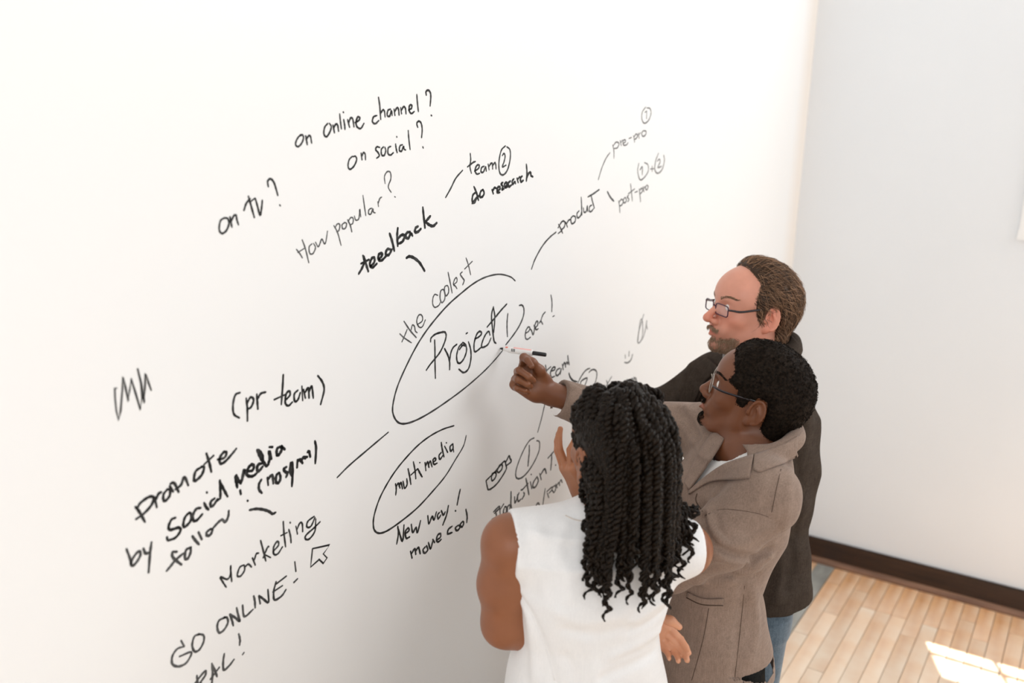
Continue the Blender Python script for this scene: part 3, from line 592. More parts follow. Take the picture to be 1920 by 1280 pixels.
# ------------------------------------------------------------------ materials for people
def skin(name, col, rough=.42):
    m = mat(name, col, rough, .45); at = node(m, 'ShaderNodeAttribute', attribute_name='tint')
    tc = node(m, 'ShaderNodeTexCoord'); n = node(m, 'ShaderNodeTexNoise', Scale=28, Detail=5); lk(m, tc.outputs['Object'], n.inputs['Vector'])
    mr = node(m, 'ShaderNodeMapRange'); mr.inputs['To Min'].default_value = .86; mr.inputs['To Max'].default_value = 1.12; lk(m, n.outputs[0], mr.inputs[0])
    mx = node(m, 'ShaderNodeMix', data_type='RGBA', blend_type='MULTIPLY'); mx.inputs[0].default_value = 1; mx.inputs[7].default_value = (*col, 1); lk(m, at.outputs['Color'], mx.inputs[6])
    hs = node(m, 'ShaderNodeHueSaturation'); lk(m, mx.outputs[2], hs.inputs['Color']); lk(m, mr.outputs[0], hs.inputs['Value']); lk(m, hs.outputs[0], bsdf(m).inputs['Base Color'])
    n2 = node(m, 'ShaderNodeTexNoise', Scale=420, Detail=2); lk(m, tc.outputs['Object'], n2.inputs['Vector'])
    bp = node(m, 'ShaderNodeBump', Strength=.18, Distance=.0006); lk(m, n2.outputs[0], bp.inputs['Height']); lk(m, bp.outputs[0], bsdf(m).inputs['Normal'])
    bsdf(m).inputs['Subsurface Weight'].default_value = .12; bsdf(m).inputs['Subsurface Radius'].default_value = (.008, .003, .0015); bsdf(m).inputs['Subsurface Scale'].default_value = 1
    return m
def cloth(name, c1, c2, scale=900, rough=.85, bump=.35, sheen=.3, weave=True):
    m = mat(name, c1, rough, .2 if c1[0] > .1 else .04, Sheen_Weight=sheen); tc = node(m, 'ShaderNodeTexCoord')
    n = node(m, 'ShaderNodeTexNoise', Scale=45, Detail=6, Roughness=.75); lk(m, tc.outputs['Object'], n.inputs['Vector'])
    r = node(m, 'ShaderNodeValToRGB'); r.color_ramp.elements[0].color = (*c1, 1); r.color_ramp.elements[1].color = (*c2, 1); r.color_ramp.elements[0].position = .35; r.color_ramp.elements[1].position = .65
    if weave:
        mp = [node(m, 'ShaderNodeMapping') for _ in range(2)]; ns = []
        for q, sc in zip(mp, ((1, 1, .06), (.06, 1, 1))):
            q.inputs['Scale'].default_value = sc; lk(m, tc.outputs['Object'], q.inputs[0]); t = node(m, 'ShaderNodeTexNoise', Scale=scale*.5, Detail=2); lk(m, q.outputs[0], t.inputs['Vector']); ns.append(t)
        ad = node(m, 'ShaderNodeMath', operation='ADD'); lk(m, ns[0].outputs[0], ad.inputs[0]); lk(m, ns[1].outputs[0], ad.inputs[1])
        h = node(m, 'ShaderNodeMath', operation='MULTIPLY'); h.inputs[1].default_value = .5; lk(m, ad.outputs[0], h.inputs[0])
        mm = node(m, 'ShaderNodeMix'); mm.inputs[0].default_value = .65; lk(m, n.outputs[0], mm.inputs[2]); lk(m, h.outputs[0], mm.inputs[3]); lk(m, mm.outputs[0], r.inputs[0]); src = h.outputs[0]
    else: lk(m, n.outputs[0], r.inputs[0]); src = n.outputs[0]
    lk(m, r.outputs[0], bsdf(m).inputs['Base Color'])
    bp = node(m, 'ShaderNodeBump', Strength=bump, Distance=.0008); lk(m, src, bp.inputs['Height']); lk(m, bp.outputs[0], bsdf(m).inputs['Normal']); return m
def hairmat(name, c1, c2, rough=.35, spec=.6, attr=False):
    m = mat(name, c1, rough, spec); _, r, _m = noisecol(m, c1, c2, 160, 4, bump=.3, bscale=900, bdist=.0006)
    if attr:
        a = node(m, 'ShaderNodeAttribute', attribute_name='shade'); x = node(m, 'ShaderNodeMix', data_type='RGBA'); x.inputs[6].default_value = (*c1, 1); x.inputs[7].default_value = (*c2, 1)
        lk(m, a.outputs['Fac'], x.inputs[0]); lk(m, x.outputs[2], bsdf(m).inputs['Base Color'])
    return m
m_eye = mat('eye_white', (.8, .77, .74), .15, .6)
m_iris = mat('brown_iris', (.03, .014, .008), .1, .7)
m_skA = skin('brown_skin', (.165, .056, .022))
m_skB = skin('fair_skin', (.66, .30, .21))
m_skC = skin('warm_brown_skin', (.25, .090, .038))
m_taupe = cloth('taupe_suiting', (.185, .128, .098), (.30, .215, .168), 900, sheen=.1)
m_black = cloth('black_brown_wool', (.032, .024, .019), (.068, .052, .041), 900, sheen=0.)
m_shirtw = cloth('white_cotton', (.74, .735, .735), (.80, .795, .79), 900, .8, .15, .1)
m_tee = cloth('white_jersey', (.78, .78, .77), (.84, .84, .83), 900, .85, .1, .1)
m_greysh = cloth('grey_shirt_cotton', (.22, .21, .2), (.33, .32, .31), 900)
m_jean = cloth('blue_denim', (.05, .075, .10), (.14, .19, .24), 700)
m_trs = cloth('black_trouser_wool', (.012, .012, .012), (.028, .028, .027), 900, sheen=0)
m_thread = mat('dark_stitch_shadow', (.085, .058, .044), .9, .05)
m_shoe_l = mat('black_leather', (.02, .017, .015), .35, .5)
m_hairA = hairmat('cropped_black_hair', (.004, .003, .0022), (.022, .014, .009), .7, .08)
m_hairC = hairmat('black_twisted_hair', (.003, .0022, .0016), (.018, .011, .0065), .36, .11)
m_hairB = hairmat('brown_hair', (.045, .024, .013), (.42, .24, .14), .5, .25, True)
m_beard = hairmat('grizzled_beard_hair', (.24, .14, .085), (.56, .41, .29), .7, .1, True)
m_frame = mat('black_frame_plastic', (.015, .01, .012), .25, .6)
m_plum = mat('dark_plum_frame', (.06, .008, .03), .25, .6)
m_steel = mat('brushed_frame_metal', (.35, .31, .27), .3, .5, Metallic=.9)
m_lens = mat('lens_glass', (.9, .9, .95), .03, .6); _b = bsdf(m_lens)
_t = node(m_lens, 'ShaderNodeBsdfTransparent'); _x = node(m_lens, 'ShaderNodeMixShader'); _f = node(m_lens, 'ShaderNodeFresnel', IOR=1.45)
_x.inputs[0].default_value = .07; lk(m_lens, _t.outputs[0], _x.inputs[1]); lk(m_lens, _b.outputs[0], _x.inputs[2]); lk(m_lens, _x.outputs[0], m_lens.node_tree.nodes['Material Output'].inputs[0])

def person(x, y, label):
    o = bpy.data.objects.new('person', None); COL.objects.link(o); o.location = (x, y, 0); o['label'] = label; o['category'] = 'person'; o.empty_display_size = .1
    bpy.context.view_layer.update(); return o
def polydist(q, poly):   # signed distance, + inside
    poly = np.asarray(poly, float); n = len(poly); d = np.full(len(q), 1e9); ins = np.zeros(len(q), bool)
    for i in range(n):
        a, b = poly[i], poly[(i+1) % n]; ab = b-a; t = np.clip((q-a)@ab/(ab@ab), 0, 1); d = np.minimum(d, np.linalg.norm(q-a-t[:, None]*ab, axis=1))
        c = ((a[1] > q[:, 1]) != (b[1] > q[:, 1])); xx = (b[0]-a[0])*(q[:, 1]-a[1])/(b[1]-a[1]+1e-12)+a[0]; ins ^= c & (q[:, 0] < xx)
    return np.where(ins, d, -d)
def topx(p):
    v = p-CP; z = v@FW; return np.stack([960+FPX*(v@RT)/z, 640-FPX*(v@UP)/z], 1), z
def prism(poly, zmax=None):   # a cut through cloth, outline given at the place where it lies
    def fn(p):
        q, z = topx(p); d = -polydist(q, poly)*z/FPX
        return d if zmax is None else np.maximum(d, z-zmax)
    return fn
def hair_shell(skull, o, R, s, poly, thick, bumps=0., fr=420.):
    def fn(p):
        l = (p-o)@R/s; pd = polydist(l[:, [0, 2]], poly); pd = np.minimum(pd, (l[:, 2]+.07))
        th = np.interp(pd, [-.02, 0, .006, .025], [-.012, -.001, thick*.55, thick])*s
        if bumps: th = th+bumps*(np.sin(l[:, 0]*fr)*np.sin(l[:, 1]*fr*1.1+1)+np.sin(l[:, 2]*fr*.93+l[:, 0]*130)*np.sin(l[:, 1]*fr*.8+l[:, 2]*210))*.5*(pd > .001)
        return skull(p)-th
    return fn
def strands(name, V, Nn, flow, n, length, width, m, parent, wave=.0, lift=.0, curl=0., seed=1, segs=6, **props):
    SH = []; rg = np.random.default_rng(seed); idx = rg.choice(len(V), n, replace=n > len(V)); VV = []; FF = []
    for i in idx:
        p0 = V[i]; nn = Nn[i]; f = flow(p0, nn, rg); f = f-nn*(f@nn)*.9; f = f/(np.linalg.norm(f)+1e-9); sd = np.cross(f, nn); L = length*rg.uniform(.65, 1.25); sv = rg.uniform(0, 1)**1.5; w0 = width*rg.uniform(.7, 1.3); ph = rg.uniform(0, 6.28)
        o = len(VV)
        for k in range(segs+1):
            t = k/segs; c = p0+f*L*t+nn*(lift*math.sin(t*3.0)*L-curl*L*t*t)+sd*wave*L*math.sin(t*5+ph); w = w0*(1-.75*t)
            VV += [c+sd*w, c-sd*w, c+nn*w]; SH += [sv]*3
        for k in range(segs):
            a = o+3*k
            for (u, v) in ((0, 1), (1, 2), (2, 0)): FF.append((a+u, a+v, a+3+v, a+3+u))
    me = mesh_np(name, np.array(VV), np.array(FF)); me.attributes.new('shade', 'FLOAT', 'POINT').data.foreach_set('value', SH); return link(name, me, m, parent, True, **props)
def vnorm(fn, V, e=.001):
    g = np.stack([fn(V+np.eye(3)[i]*e)-fn(V-np.eye(3)[i]*e) for i in range(3)], 1); return g/(np.linalg.norm(g, axis=1)[:, None]+1e-9)
def glasses(parent, o, R, s, fm, tm, wx, hz, label=None, drop=-.002, corner=3.2, fr=.0016, rimless=False, tilt=.0):
    g = lambda x, y, z: o+R@(np.array([x, y, z])*s)
    e = bpy.data.objects.new('glasses', None); COL.objects.link(e); e.parent = parent; e.matrix_parent_inverse = parent.matrix_world.inverted()
    e.location = g(.09, 0, .01)
    if label: e['label'] = label
    bpy.context.view_layer.update()
    X = .1045
    for y in (-1, 1):
        pts = []
        for a in np.linspace(0, 2*math.pi, 41)[:-1]:
            c, q = math.cos(a), math.sin(a); rr_ = (abs(c)**corner+abs(q)**corner)**(-1/corner)
            yy = rr_*c*wx; zz = rr_*q*hz; pts.append(g(X-abs(y*.034+yy)*.12+zz*.12, y*.034+yy, .009+drop+zz))
        V, F = tube_vf(pts+[pts[0], pts[1]], fr*s, 8, False); link('lens_rim', mesh('lens_rim', V, F), fm, e, True)
        cc = sum(pts)/len(pts); f = R[:, 0]
        VV = [q+f*.0004 for q in pts]+[q-f*.0008 for q in pts]+[cc+f*.0016, cc-f*.0002]; n = len(pts)
        FF = [(i, (i+1) % n, 2*n) for i in range(n)]+[(n+(i+1) % n, n+i, 2*n+1) for i in range(n)]
        link('lens', mesh('lens', VV, FF), m_lens, e, True)
        path = catmull([g(X-.0075, y*(.034+wx), .014+drop), g(X-.013, y*.073, .016+drop), g(.07, y*.0775, .017+drop), g(.03, y*.0815, .022), g(.003, y*.083, .028), g(-.014, y*.084, .026), g(-.027, y*.0835, .006)], 5)
        V, F = tube_vf(path, np.interp(np.linspace(0, 1, len(path)), [0, .3, 1], [.0016, .0021, .002])*s, 8, True, 1.4); link('temple_arm', mesh('temple_arm', V, F), tm, e, True)
    V, F = tube_vf(catmull([g(X-.001, -.034+wx, .012+drop), g(X+.004, 0, .017+drop), g(X-.001, .034-wx, .012+drop)], 5), fr*s, 8); link('nose_bridge', mesh('nose_bridge', V, F), fm, e, True)
    return e
def brows(parent, o, R, s, m, fn):
    g = lambda x, y, z: o+R@(np.array([x, y, z])*s)
    for y in (-1, 1):
        V = []; 
        for t in np.linspace(0, 1, 60):
            for q in range(4): V.append(g(.10-.022*t*t-.004, y*(.014+.038*t), .0315+.006*math.sin(t*2.6)+random.uniform(-.003, .003)*(1-.6*t)))
        V = np.array(V)
        for _ in range(3): V = V-vnorm(fn, V)*fn(V)[:, None]
        strands('eyebrow', V, vnorm(fn, V), lambda p, n, rg: R@np.array([-.3, y*1., .25]), 260, .009*s, .0004*s, m, parent, seed=3, segs=2, curl=.1)
def seam(name, fn, pts, d0, d1, m, parent, r=.0011, iso=.0002, **props):
    p = surf_path(fn, pts, d0, d1, iso)
    if len(p) < 2: print('seam miss', name); return None
    return tube(name, p, r, m, parent, 6, **props)
def trousers(name, hipc, L, F, feet, m, parent, top, rw=.165, rd=.12, r0=.085, r1=.065, h=.008, legoff=0., **props):
    b = Body(); hipc = np.array(hipc); b.loft([hipc+[0, 0, -.1], hipc, [hipc[0], hipc[1], top]], [rw, rw, rw*.92], [rd, rd, rd*.95], L, F, 2.2)
    for sgn, f in zip((1, -1), feet):
        f = np.array(f); a = hipc+L*sgn*.085+[0, 0, -.06]+F*legoff; k = (a+f)/2+F*.02; b.chain([a, k, f+[0, 0, .04]], [r0+.005, r0*.82, r1], .03)
    lo = np.min([hipc-.25, *[np.array(f)-.12 for f in feet]], 0); lo[2] = .015; hi = np.max([hipc+.25, *[np.array(f)+.12 for f in feet]], 0); hi[2] = top+.02
    return body_obj(name, b, [(lo, hi, h)], m, parent, **props)
def shoes(parent, feet, F, m=None):
    az = math.atan2(F[1], F[0])
    for f in feet:
        f = np.array(f); b = Body(); b.cap(f+[0, 0, .045], f+F*.12+[0, 0, .032], .038, .034, .03).ell(f+F*.16+[0, 0, .035], (.05, .05, .03), None, .03).cap(f+[0, 0, .05], f+[0, 0, .1], .04, .042, .02); b.plane(f*[1, 1, 0]+[0, 0, .001], (0, 0, -1))
        body_obj('shoe', b, [(f-[.26, .26, .06], f+[.26, .26, .14], .007)], m or m_shoe_l, parent)
# ================================================================== person A: man in taupe blazer writing
oA = P(1412, 750, 2.05); RA = frame(105, 20, -3); sA_ = .97
tA = frame(143, 0); FA, LA = tA[:, 0], tA[:, 1]
hipA = P(1322, 1215, 2.16)
pA = person(hipA[0], hipA[1], 'man with cropped black hair and glasses in taupe blazer, holding the marker to the wall')
neckA = P(1402, 842, 2.05); shL, shR = P(1436, 930, 1.90), P(1338, 812, 2.2)
elR, wrR = P(1180, 788, 2.36), P(1021, 733, 2.335)
elL, wrL = P(1256, 1058, 1.985), P(1190, 985, 2.12)
gA = lambda x, y, z: oA+RA@(np.array([x, y, z])*sA_)
bA = Body(); add_head(bA, oA, RA, sA_, mouth=.003)
bA.chain([gA(-.025, 0, -.01), gA(-.035, 0, -.07), neckA+FA*-.01], [.060, .058, .066], .022)
bA.cap(gA(.012, 0, -.06), neckA+FA*.025, .03, .052, .015)
bA.loft([hipA+[0, 0, -.03], P(1318, 1080, 2.12), P(1350, 980, 2.09), P(1378, 905, 2.06)], [.14, .125, .14, .12], [.1, .085, .1, .08], LA, FA, 2.2, .04)
bA.chain([neckA-[0, 0, .03], shR, elR, wrR], [.06, .05, .04, .027], .02)
bA.chain([neckA-[0, 0, .03], shL, elL, wrL], [.06, .05, .04, .027], .02)
dR = nrm(P(958, 697, 2.30)-wrR)
tipsA, thA = add_hand(bA, wrR, dR, -FW*.93+UP*.15-RT*.1, [(52, 50, 35, 34), (72, 88, 45, 6), (78, 92, 50, -3), (82, 90, 50, -10)], dict(side=1, dirs=[(.84, .40, .50), (.95, .22, .12), (.99, .12, -.05)]), .95)
dL = nrm(wrL-elL); add_hand(bA, wrL, dL, -LA, [(25, 30, 15), (28, 30, 15), (30, 30, 15), (32, 30, 15)], dict(side=-1, dirs=[(.5, .6, .4), (.8, .5, .3), (.9, .3, .2)]), .95)
def tintA(V):
    l = (V-oA)@RA/sA_; c = np.ones((len(V), 3)); lip = np.exp(-(((l[:, 0]-.094)/.012)**2+(l[:, 1]/.022)**2+((l[:, 2]+.0585)/.008)**2)**2)
    c = c*(1-lip[:, None])+lip[:, None]*np.array([1.9, 1.5, 1.9])
    pal = np.exp(-((np.linalg.norm(V-(wrR+dR*.06-FW*.03), axis=1)/.05)**4)); c *= 1+pal[:, None]*np.array([.35, .45, .5]); return c
body_obj('body', bA, [([1.6, .44, .93], [2.22, 1.268, 1.74], .0026)], m_skA, pA, tintA)
add_eyes(pA, oA, RA, sA_, m_iris)
skA = Body().ell(gA(-.006, 0, .045), np.array((.1, .078, .088))*sA_, RA).ell(gA(-.03, 0, .035), np.array((.078, .08, .075))*sA_, RA, .02).ell(gA(.05, 0, .05), np.array((.046, .056, .045))*sA_, RA, .03).cap(gA(-.04, 0, .0), gA(-.04, 0, -.07), .06, .058, .02)
polyA = [(.082, .088), (.066, .062), (.072, .036), (.045, .03), (.04, -.005), (.012, -.012), (.01, .02), (-.005, .038), (-.024, .036), (-.034, .01), (-.036, -.035), (-.06, -.062), (-.2, -.06), (-.2, .2), (.085, .2)]
hsA = hair_shell(skA, oA, RA, sA_, polyA, .0125, .0016, 560)
hA = body_obj('hair', hsA, [(oA-.16, oA+.19, .0022)], m_hairA, pA, smooth_it=0)
Vh = np.array([v.co[:] for v in hA.data.vertices]); Nh = vnorm(hsA, Vh, .003)
strands('hair_curls', Vh, Nh, lambda p, n, rg: rg.normal(size=3), 5200, .006, .0009, m_hairA, hA, wave=.5, lift=.45, curl=.35, seed=5, segs=3, kind='stuff')
brows(pA, oA, RA, sA_, m_hairA, bA)
# goatee
Vg = np.array([gA(*q) for q in ([(.088+rng.uniform(-.012, .006), rng.uniform(-.017, .017), rng.uniform(-.098, -.076)) for _ in range(500)]+[(.1, rng.uniform(-.024, .024), -.045+rng.uniform(-.003, .003)) for _ in range(250)])])
for _ in range(4): Vg = Vg-vnorm(bA, Vg)*bA(Vg)[:, None]
strands('goatee', Vg, vnorm(bA, Vg), lambda p, n, rg: RA@np.array([.3, rg.normal()*.3, -1]), 750, .007, .0004, m_hairA, pA, lift=.3, wave=.3, seed=6, segs=3, kind='stuff')
glasses(pA, oA, RA, sA_, m_steel, m_frame, .026, .019, 'thin metal glasses with dark temple arms', corner=2.8, fr=.0013)
# tee
tee = Body().loft([hipA+[0, 0, -.02], P(1318, 1080, 2.12), P(1350, 980, 2.09), P(1378, 905, 2.06), P(1392, 876, 2.05)], [.15, .135, .15, .14, .10], [.112, .095, .112, .095, .072], LA, FA, 2.2, .03)
tee.chain([neckA-[0, 0, .02], P(1338, 835, 2.18)], [.07, .055], .03).chain([neckA-[0, 0, .02], P(1430, 925, 1.94)], [.07, .055], .03)
tee.cap(P(1345, 875, 2.05), P(1345, 925, 2.04), .05, .06, .03)
tee.cap(gA(-.03, 0, -.03), neckA+FA*.012+[0, 0, .02], .0635, .0655, .004, 's').cap(neckA+FA*.028+[0, 0, .0], neckA+FA*.05+[0, 0, .1], .058, .068, .006, 's')
TEE_LATER = lambda: body_obj('t_shirt', tee, [(np.array([1.55, .1, 1.05]), np.array([2.5, 1.1, 1.56]), .005)], m_tee, pA, label='white crew neck t-shirt')
# blazer
jA = Body()
jC = [P(1322, 1335, 2.19), P(1320, 1220, 2.16), P(1318, 1080, 2.12), P(1345, 985, 2.09), P(1375, 905, 2.06), P(1392, 862, 2.05)]
jA.loft(jC, [.20, .185, .150, .168, .16, .11], [.152, .142, .112, .132, .112, .08], LA, FA, 2.25, .03)
jA.cap(neckA-[0, 0, .03], shL, .078, .068, .05).cap(neckA-[0, 0, .04], shR, .078, .066, .05)
jA.chain([shR, elR, wrR-dR*.026], [.068, .056, .049], .03)
jA.chain([shL+RT*.0, P(1352, 1010, 1.905), elL, wrL], [.071, .064, .058, .047], .018)
# collar ring
ringp = catmull([P(1398, 862, 1.975), P(1425, 860, 1.962), P(1462, 846, 1.96), P(1490, 824, 1.99), P(1489, 800, 2.05), P(1468, 787, 2.11), P(1440, 785, 2.13)], 4)
jA.chain(ringp, [.011]*len(ringp), .022)
jA0 = Body(); jA0.ops = list(jA.ops)
tee._add(lambda p: jA0(p)+.010, .004, 'i'); TEE_LATER()
D0, D1 = 1.75, 2.5
foldA = surf_path(jA0, [(1321, 971), (1327, 996), (1349, 1024), (1382, 1040), (1414, 1042), (1443, 1028)], D0, D1)
jA.ridge(foldA, -.013, .008).ridge(foldA+UP*.016, .007, .012).ridge(foldA-UP*.02, .009, .015)
for pts, a, wd in [([(1330, 972), (1336, 1000), (1352, 1018)], .004, .008), ([(1344, 968), (1350, 995), (1372, 1015)], -.004, .006), ([(1380, 1018), (1410, 1012), (1440, 990)], .004, .01),
                   ([(1310, 1092), (1360, 1088), (1420, 1062)], .005, .012), ([(1365, 1075), (1400, 1085), (1420, 1080)], -.006, .008), ([(1300, 1075), (1350, 1060), (1410, 1055)], -.004, .008),
                   ([(1395, 1100), (1385, 1180), (1378, 1265)], -.003, .010), ([(1410, 1110), (1418, 1180), (1405, 1235)], .004, .014), ([(1325, 1140), (1318, 1200), (1300, 1270)], .003, .014),
                   ([(1340, 925), (1330, 950), (1318, 960)], .004, .01), ([(1450, 900), (1440, 930), (1436, 950)], -.003, .01), ([(1480, 880), (1478, 930), (1470, 985)], .003, .012),
                   ([(1085, 722), (1110, 745), (1120, 770)], -.005, .008), ([(1070, 725), (1100, 730), (1150, 745)], .004, .008), ([(1270, 765), (1290, 790), (1312, 820)], -.005, .009), ([(1285, 762), (1310, 790), (1318, 815)], .005, .009),
                   ([(1256, 790), (1280, 800), (1300, 830)], .004, .009)]:
    sp = surf_path(jA0, pts, D0, D1+.1)
    if len(sp) > 1: jA.ridge(sp, a*1.5, wd)
sl = surf_path(jA0, [(1322, 966), (1349, 955), (1382, 956), (1423, 963), (1451, 975), (1466, 996)], D0, D1); jA.ridge(sl, -.003, .004)
jA.disp(lambda p: .0022*np.sin(p[:, 2]*38+p[:, 0]*25)*np.sin(p[:, 1]*31+p[:, 2]*12))
# openings: neck, front V, cuffs, hem
jA.cap(gA(-.03, 0, -.02), neckA+[0, 0, .03], .068, .074, .006, 's').cap(P(1440, 800, 2.05), P(1432, 850, 2.045), .052, .05, .01, 's')
jA._add(prism([(1354, 800), (1400, 843), (1402, 857), (1357, 871), (1321, 895), (1288, 922), (1318, 880), (1344, 842)], 2.10), .003, 's')
cuf = wrR-dR*.026; jA.cap(cuf-dR*.05, cuf+dR*.12, .040, .043, .003, 's'); jA.plane(P(1054, 745, 2.33), dR-UP*.22)
hemc = P(1326, 1230, 2.16); hemc[2] = .948
jA.loft([hemc+[0, 0, -.2], hemc+[0, 0, .05]], [.180, .168], [.132, .124], LA, FA, 2.2, .004, 's')
jA.plane(hemc, np.array([0, 0, -1])-FA*.05)
print('hem z', hemc[2], 'hip', hipA, 'neckA', neckA, 'elR', elR, 'elL', elL, 'wrR', wrR)
body_obj('blazer', jA, [(np.array([1.35, .15, hemc[2]-.1]), np.array([2.55, 1.245, 1.66]), .0042)], m_taupe, pA)
bl_ = [o for o in pA.children if o.name.startswith('blazer')][0]
drape('lapel', jA0, [(1291, 919), (1321, 893), (1357, 869), (1397, 855), (1413, 850)], [(1290, 926), (1325, 904), (1353, 899), (1385, 897), (1404, 895)], D0, D1, m_taupe, bl_, .005, .005)
drape('collar', jA0, [(1414, 850), (1440, 842), (1471, 831), (1497, 815)], [(1412, 879), (1424, 883), (1445, 875), (1468, 867), (1494, 858)], D0, D1, m_taupe, bl_, .005, .005)
drape('lapel', jA0, [(1338, 806), (1321, 828), (1302, 860), (1282, 905)], [(1356, 820), (1344, 841), (1318, 880), (1291, 917)], D0, D1, m_taupe, bl_, .005, .005)
for nm, pts in [('seam', [(1467, 868), (1456, 915), (1447, 960)]), ('seam', [(1322, 966), (1349, 955), (1382, 956), (1423, 963), (1451, 975), (1466, 996)]), ('seam', [(1329, 1140), (1318, 1200), (1297, 1275)]), ('seam', [(1396, 1098), (1388, 1180), (1378, 1268)]), ('seam', [(1392, 880), (1390, 872), (1389, 868)]),
                ('pocket_welt', [(1307, 925), (1305, 939), (1317, 958)])]:
    seam(nm, jA, pts, D0, D1, m_thread, bl_, .0007 if nm == 'seam' else .0013)
drape('pocket_welt', jA, [(1288, 1110), (1318, 1122), (1357, 1123)], [(1287, 1119), (1316, 1132), (1356, 1134)], D0, D1, m_taupe, bl_, .003, .003, 16, 5)
seam('seam', jA, [(1287, 1120), (1316, 1133), (1356, 1135)], D0, D1, m_thread, bl_, .0012)
ftA = [hipA*[1, 1, 0]+LA*.11-FA*.04, hipA*[1, 1, 0]-LA*.11-FA*.08]
trousers('trousers', [hipA[0]-FA[0]*.014, hipA[1]-FA[1]*.014, .88], LA, FA, ftA, m_trs, pA, .99, .156, .110, .092, legoff=-.032)
shoes(pA, ftA, FA)
# marker pen
mt, me_ = on_wall(938, 653, WY-.0006), P(1024, 665, 2.335)
ax = nrm(me_-mt); LM = np.linalg.norm(me_-mt); print('marker len', LM)
mk = bpy.data.objects.new('marker_pen', None); COL.objects.link(mk); mk.location = mt; mk['label'] = 'white marker pen with red stripe and black end, held against the wall'; mk['category'] = 'marker'
bpy.context.view_layer.update()
m_mw = mat('marker_barrel', (.82, .8, .78), .3, .5); m_mk = mat('black_marker_plastic', (.008, .008, .009), .3, .5); m_red = mat('marker_red_print', (.75, .10, .05), .35, .5); m_pink = mat('marker_pink_print', (.85, .45, .42), .35, .5)
def lathe_ax(name, pr, m, seg=20):
    V = []; 
    u_ = nrm(np.cross(ax, UP)); v_ = np.cross(ax, u_)
    for t, r in pr:
        for k in range(seg): a = 2*math.pi*k/seg; V.append(mt+ax*t*LM+(u_*math.cos(a)+v_*math.sin(a))*r)
    F = [(i*seg+k, i*seg+(k+1) % seg, (i+1)*seg+(k+1) % seg, (i+1)*seg+k) for i in range(len(pr)-1) for k in range(seg)]+[tuple(range(seg))[::-1], tuple((len(pr)-1)*seg+k for k in range(seg))]
    return link(name, mesh(name, V, F), m, mk, True)
lathe_ax('nib', [(0, .0018), (.03, .0030), (.085, .0034)], m_mk)
lathe_ax('barrel', [(.075, .0040), (.11, .0048), (.16, .0062), (.2, .0078), (.24, .0082), (.5, .0084), (.70, .0084), (.715, .0070)], m_mw)
lathe_ax('end_plug', [(.715, .0050), (.73, .0055), (.985, .0052), (1, .0042)], m_mk)
def stripe(name, a0, a1, t0, t1, m, r=.00855):
    u_ = nrm(np.cross(ax, UP)); v_ = np.cross(ax, u_); V = []; n = 8
    for t in (t0, t1):
        for k in range(n+1):
            a = a0+(a1-a0)*k/n; d = -u_*0+(UP*math.cos(a)+(-FW)*math.sin(a)); d = nrm(d-ax*(d@ax)); V.append(mt+ax*t*LM+d*r)
    return link(name, mesh(name, V, [(k, k+1, n+2+k, n+1+k) for k in range(n)]), m, mk, True)
stripe('red_stripe', -1.2, 1.0, .12, .30, m_red, .0068); stripe('pink_stripe', -.9, .95, .30, .69, m_pink)
for k, t in enumerate((.27, .30, .33)): stripe('printed_letters', 1.15, 2.0, t, t+.018, m_mk)
# ================================================================== person B: bearded man in dark blazer
oB = P(1407, 588, 2.48); RB = frame(137, 9, 0); sB_ = 1.05
tB = frame(150, 0); FB, LB = tB[:, 0], tB[:, 1]
hipB = P(1402, 1060, 2.62)
pB = person(hipB[0], hipB[1], 'bearded man with receding brown hair and rectangular glasses in dark blazer')
neckB = P(1424, 672, 2.51); shLB, shRB = P(1468, 742, 2.38), P(1345, 706, 2.66)
elRB, wrRB = P(1232, 775, 2.70), P(1180, 860, 2.62)
elLB, wrLB = P(1466, 935, 2.44), P(1412, 1035, 2.42)
gB = lambda x, y, z: oB+RB@(np.array([x, y, z])*sB_)
bB = Body(); add_head(bB, oB, RB, sB_, jaw=1.0, nose=1.07)
bB.chain([gB(-.025, 0, -.01), gB(-.03, 0, -.07), neckB], [.064, .062, .07], .025)
bB.loft([hipB, P(1412, 880, 2.57), P(1425, 760, 2.54)], [.15, .15, .14], [.11, .11, .09], LB, FB, 2.2, .04)
bB.chain([neckB-[0, 0, .03], shRB, elRB, wrRB], [.06, .05, .04, .027], .02).chain([neckB-[0, 0, .03], shLB, elLB, wrLB], [.06, .05, .04, .027], .02)
dB = nrm(wrRB-elRB); add_hand(bB, wrRB, nrm(dB+UP*.6-RT*.3), -FW, [(20, 25, 15)]*4, dict(side=1, dirs=[(.5, .6, .4), (.8, .5, .3), (.9, .3, .2)]), 1.0)
dBl = nrm(wrLB-elLB); add_hand(bB, wrLB, dBl, -LB, [(20, 25, 15)]*4, dict(side=1, dirs=[(.5, .6, .4), (.8, .5, .3), (.9, .3, .2)]), 1.0)
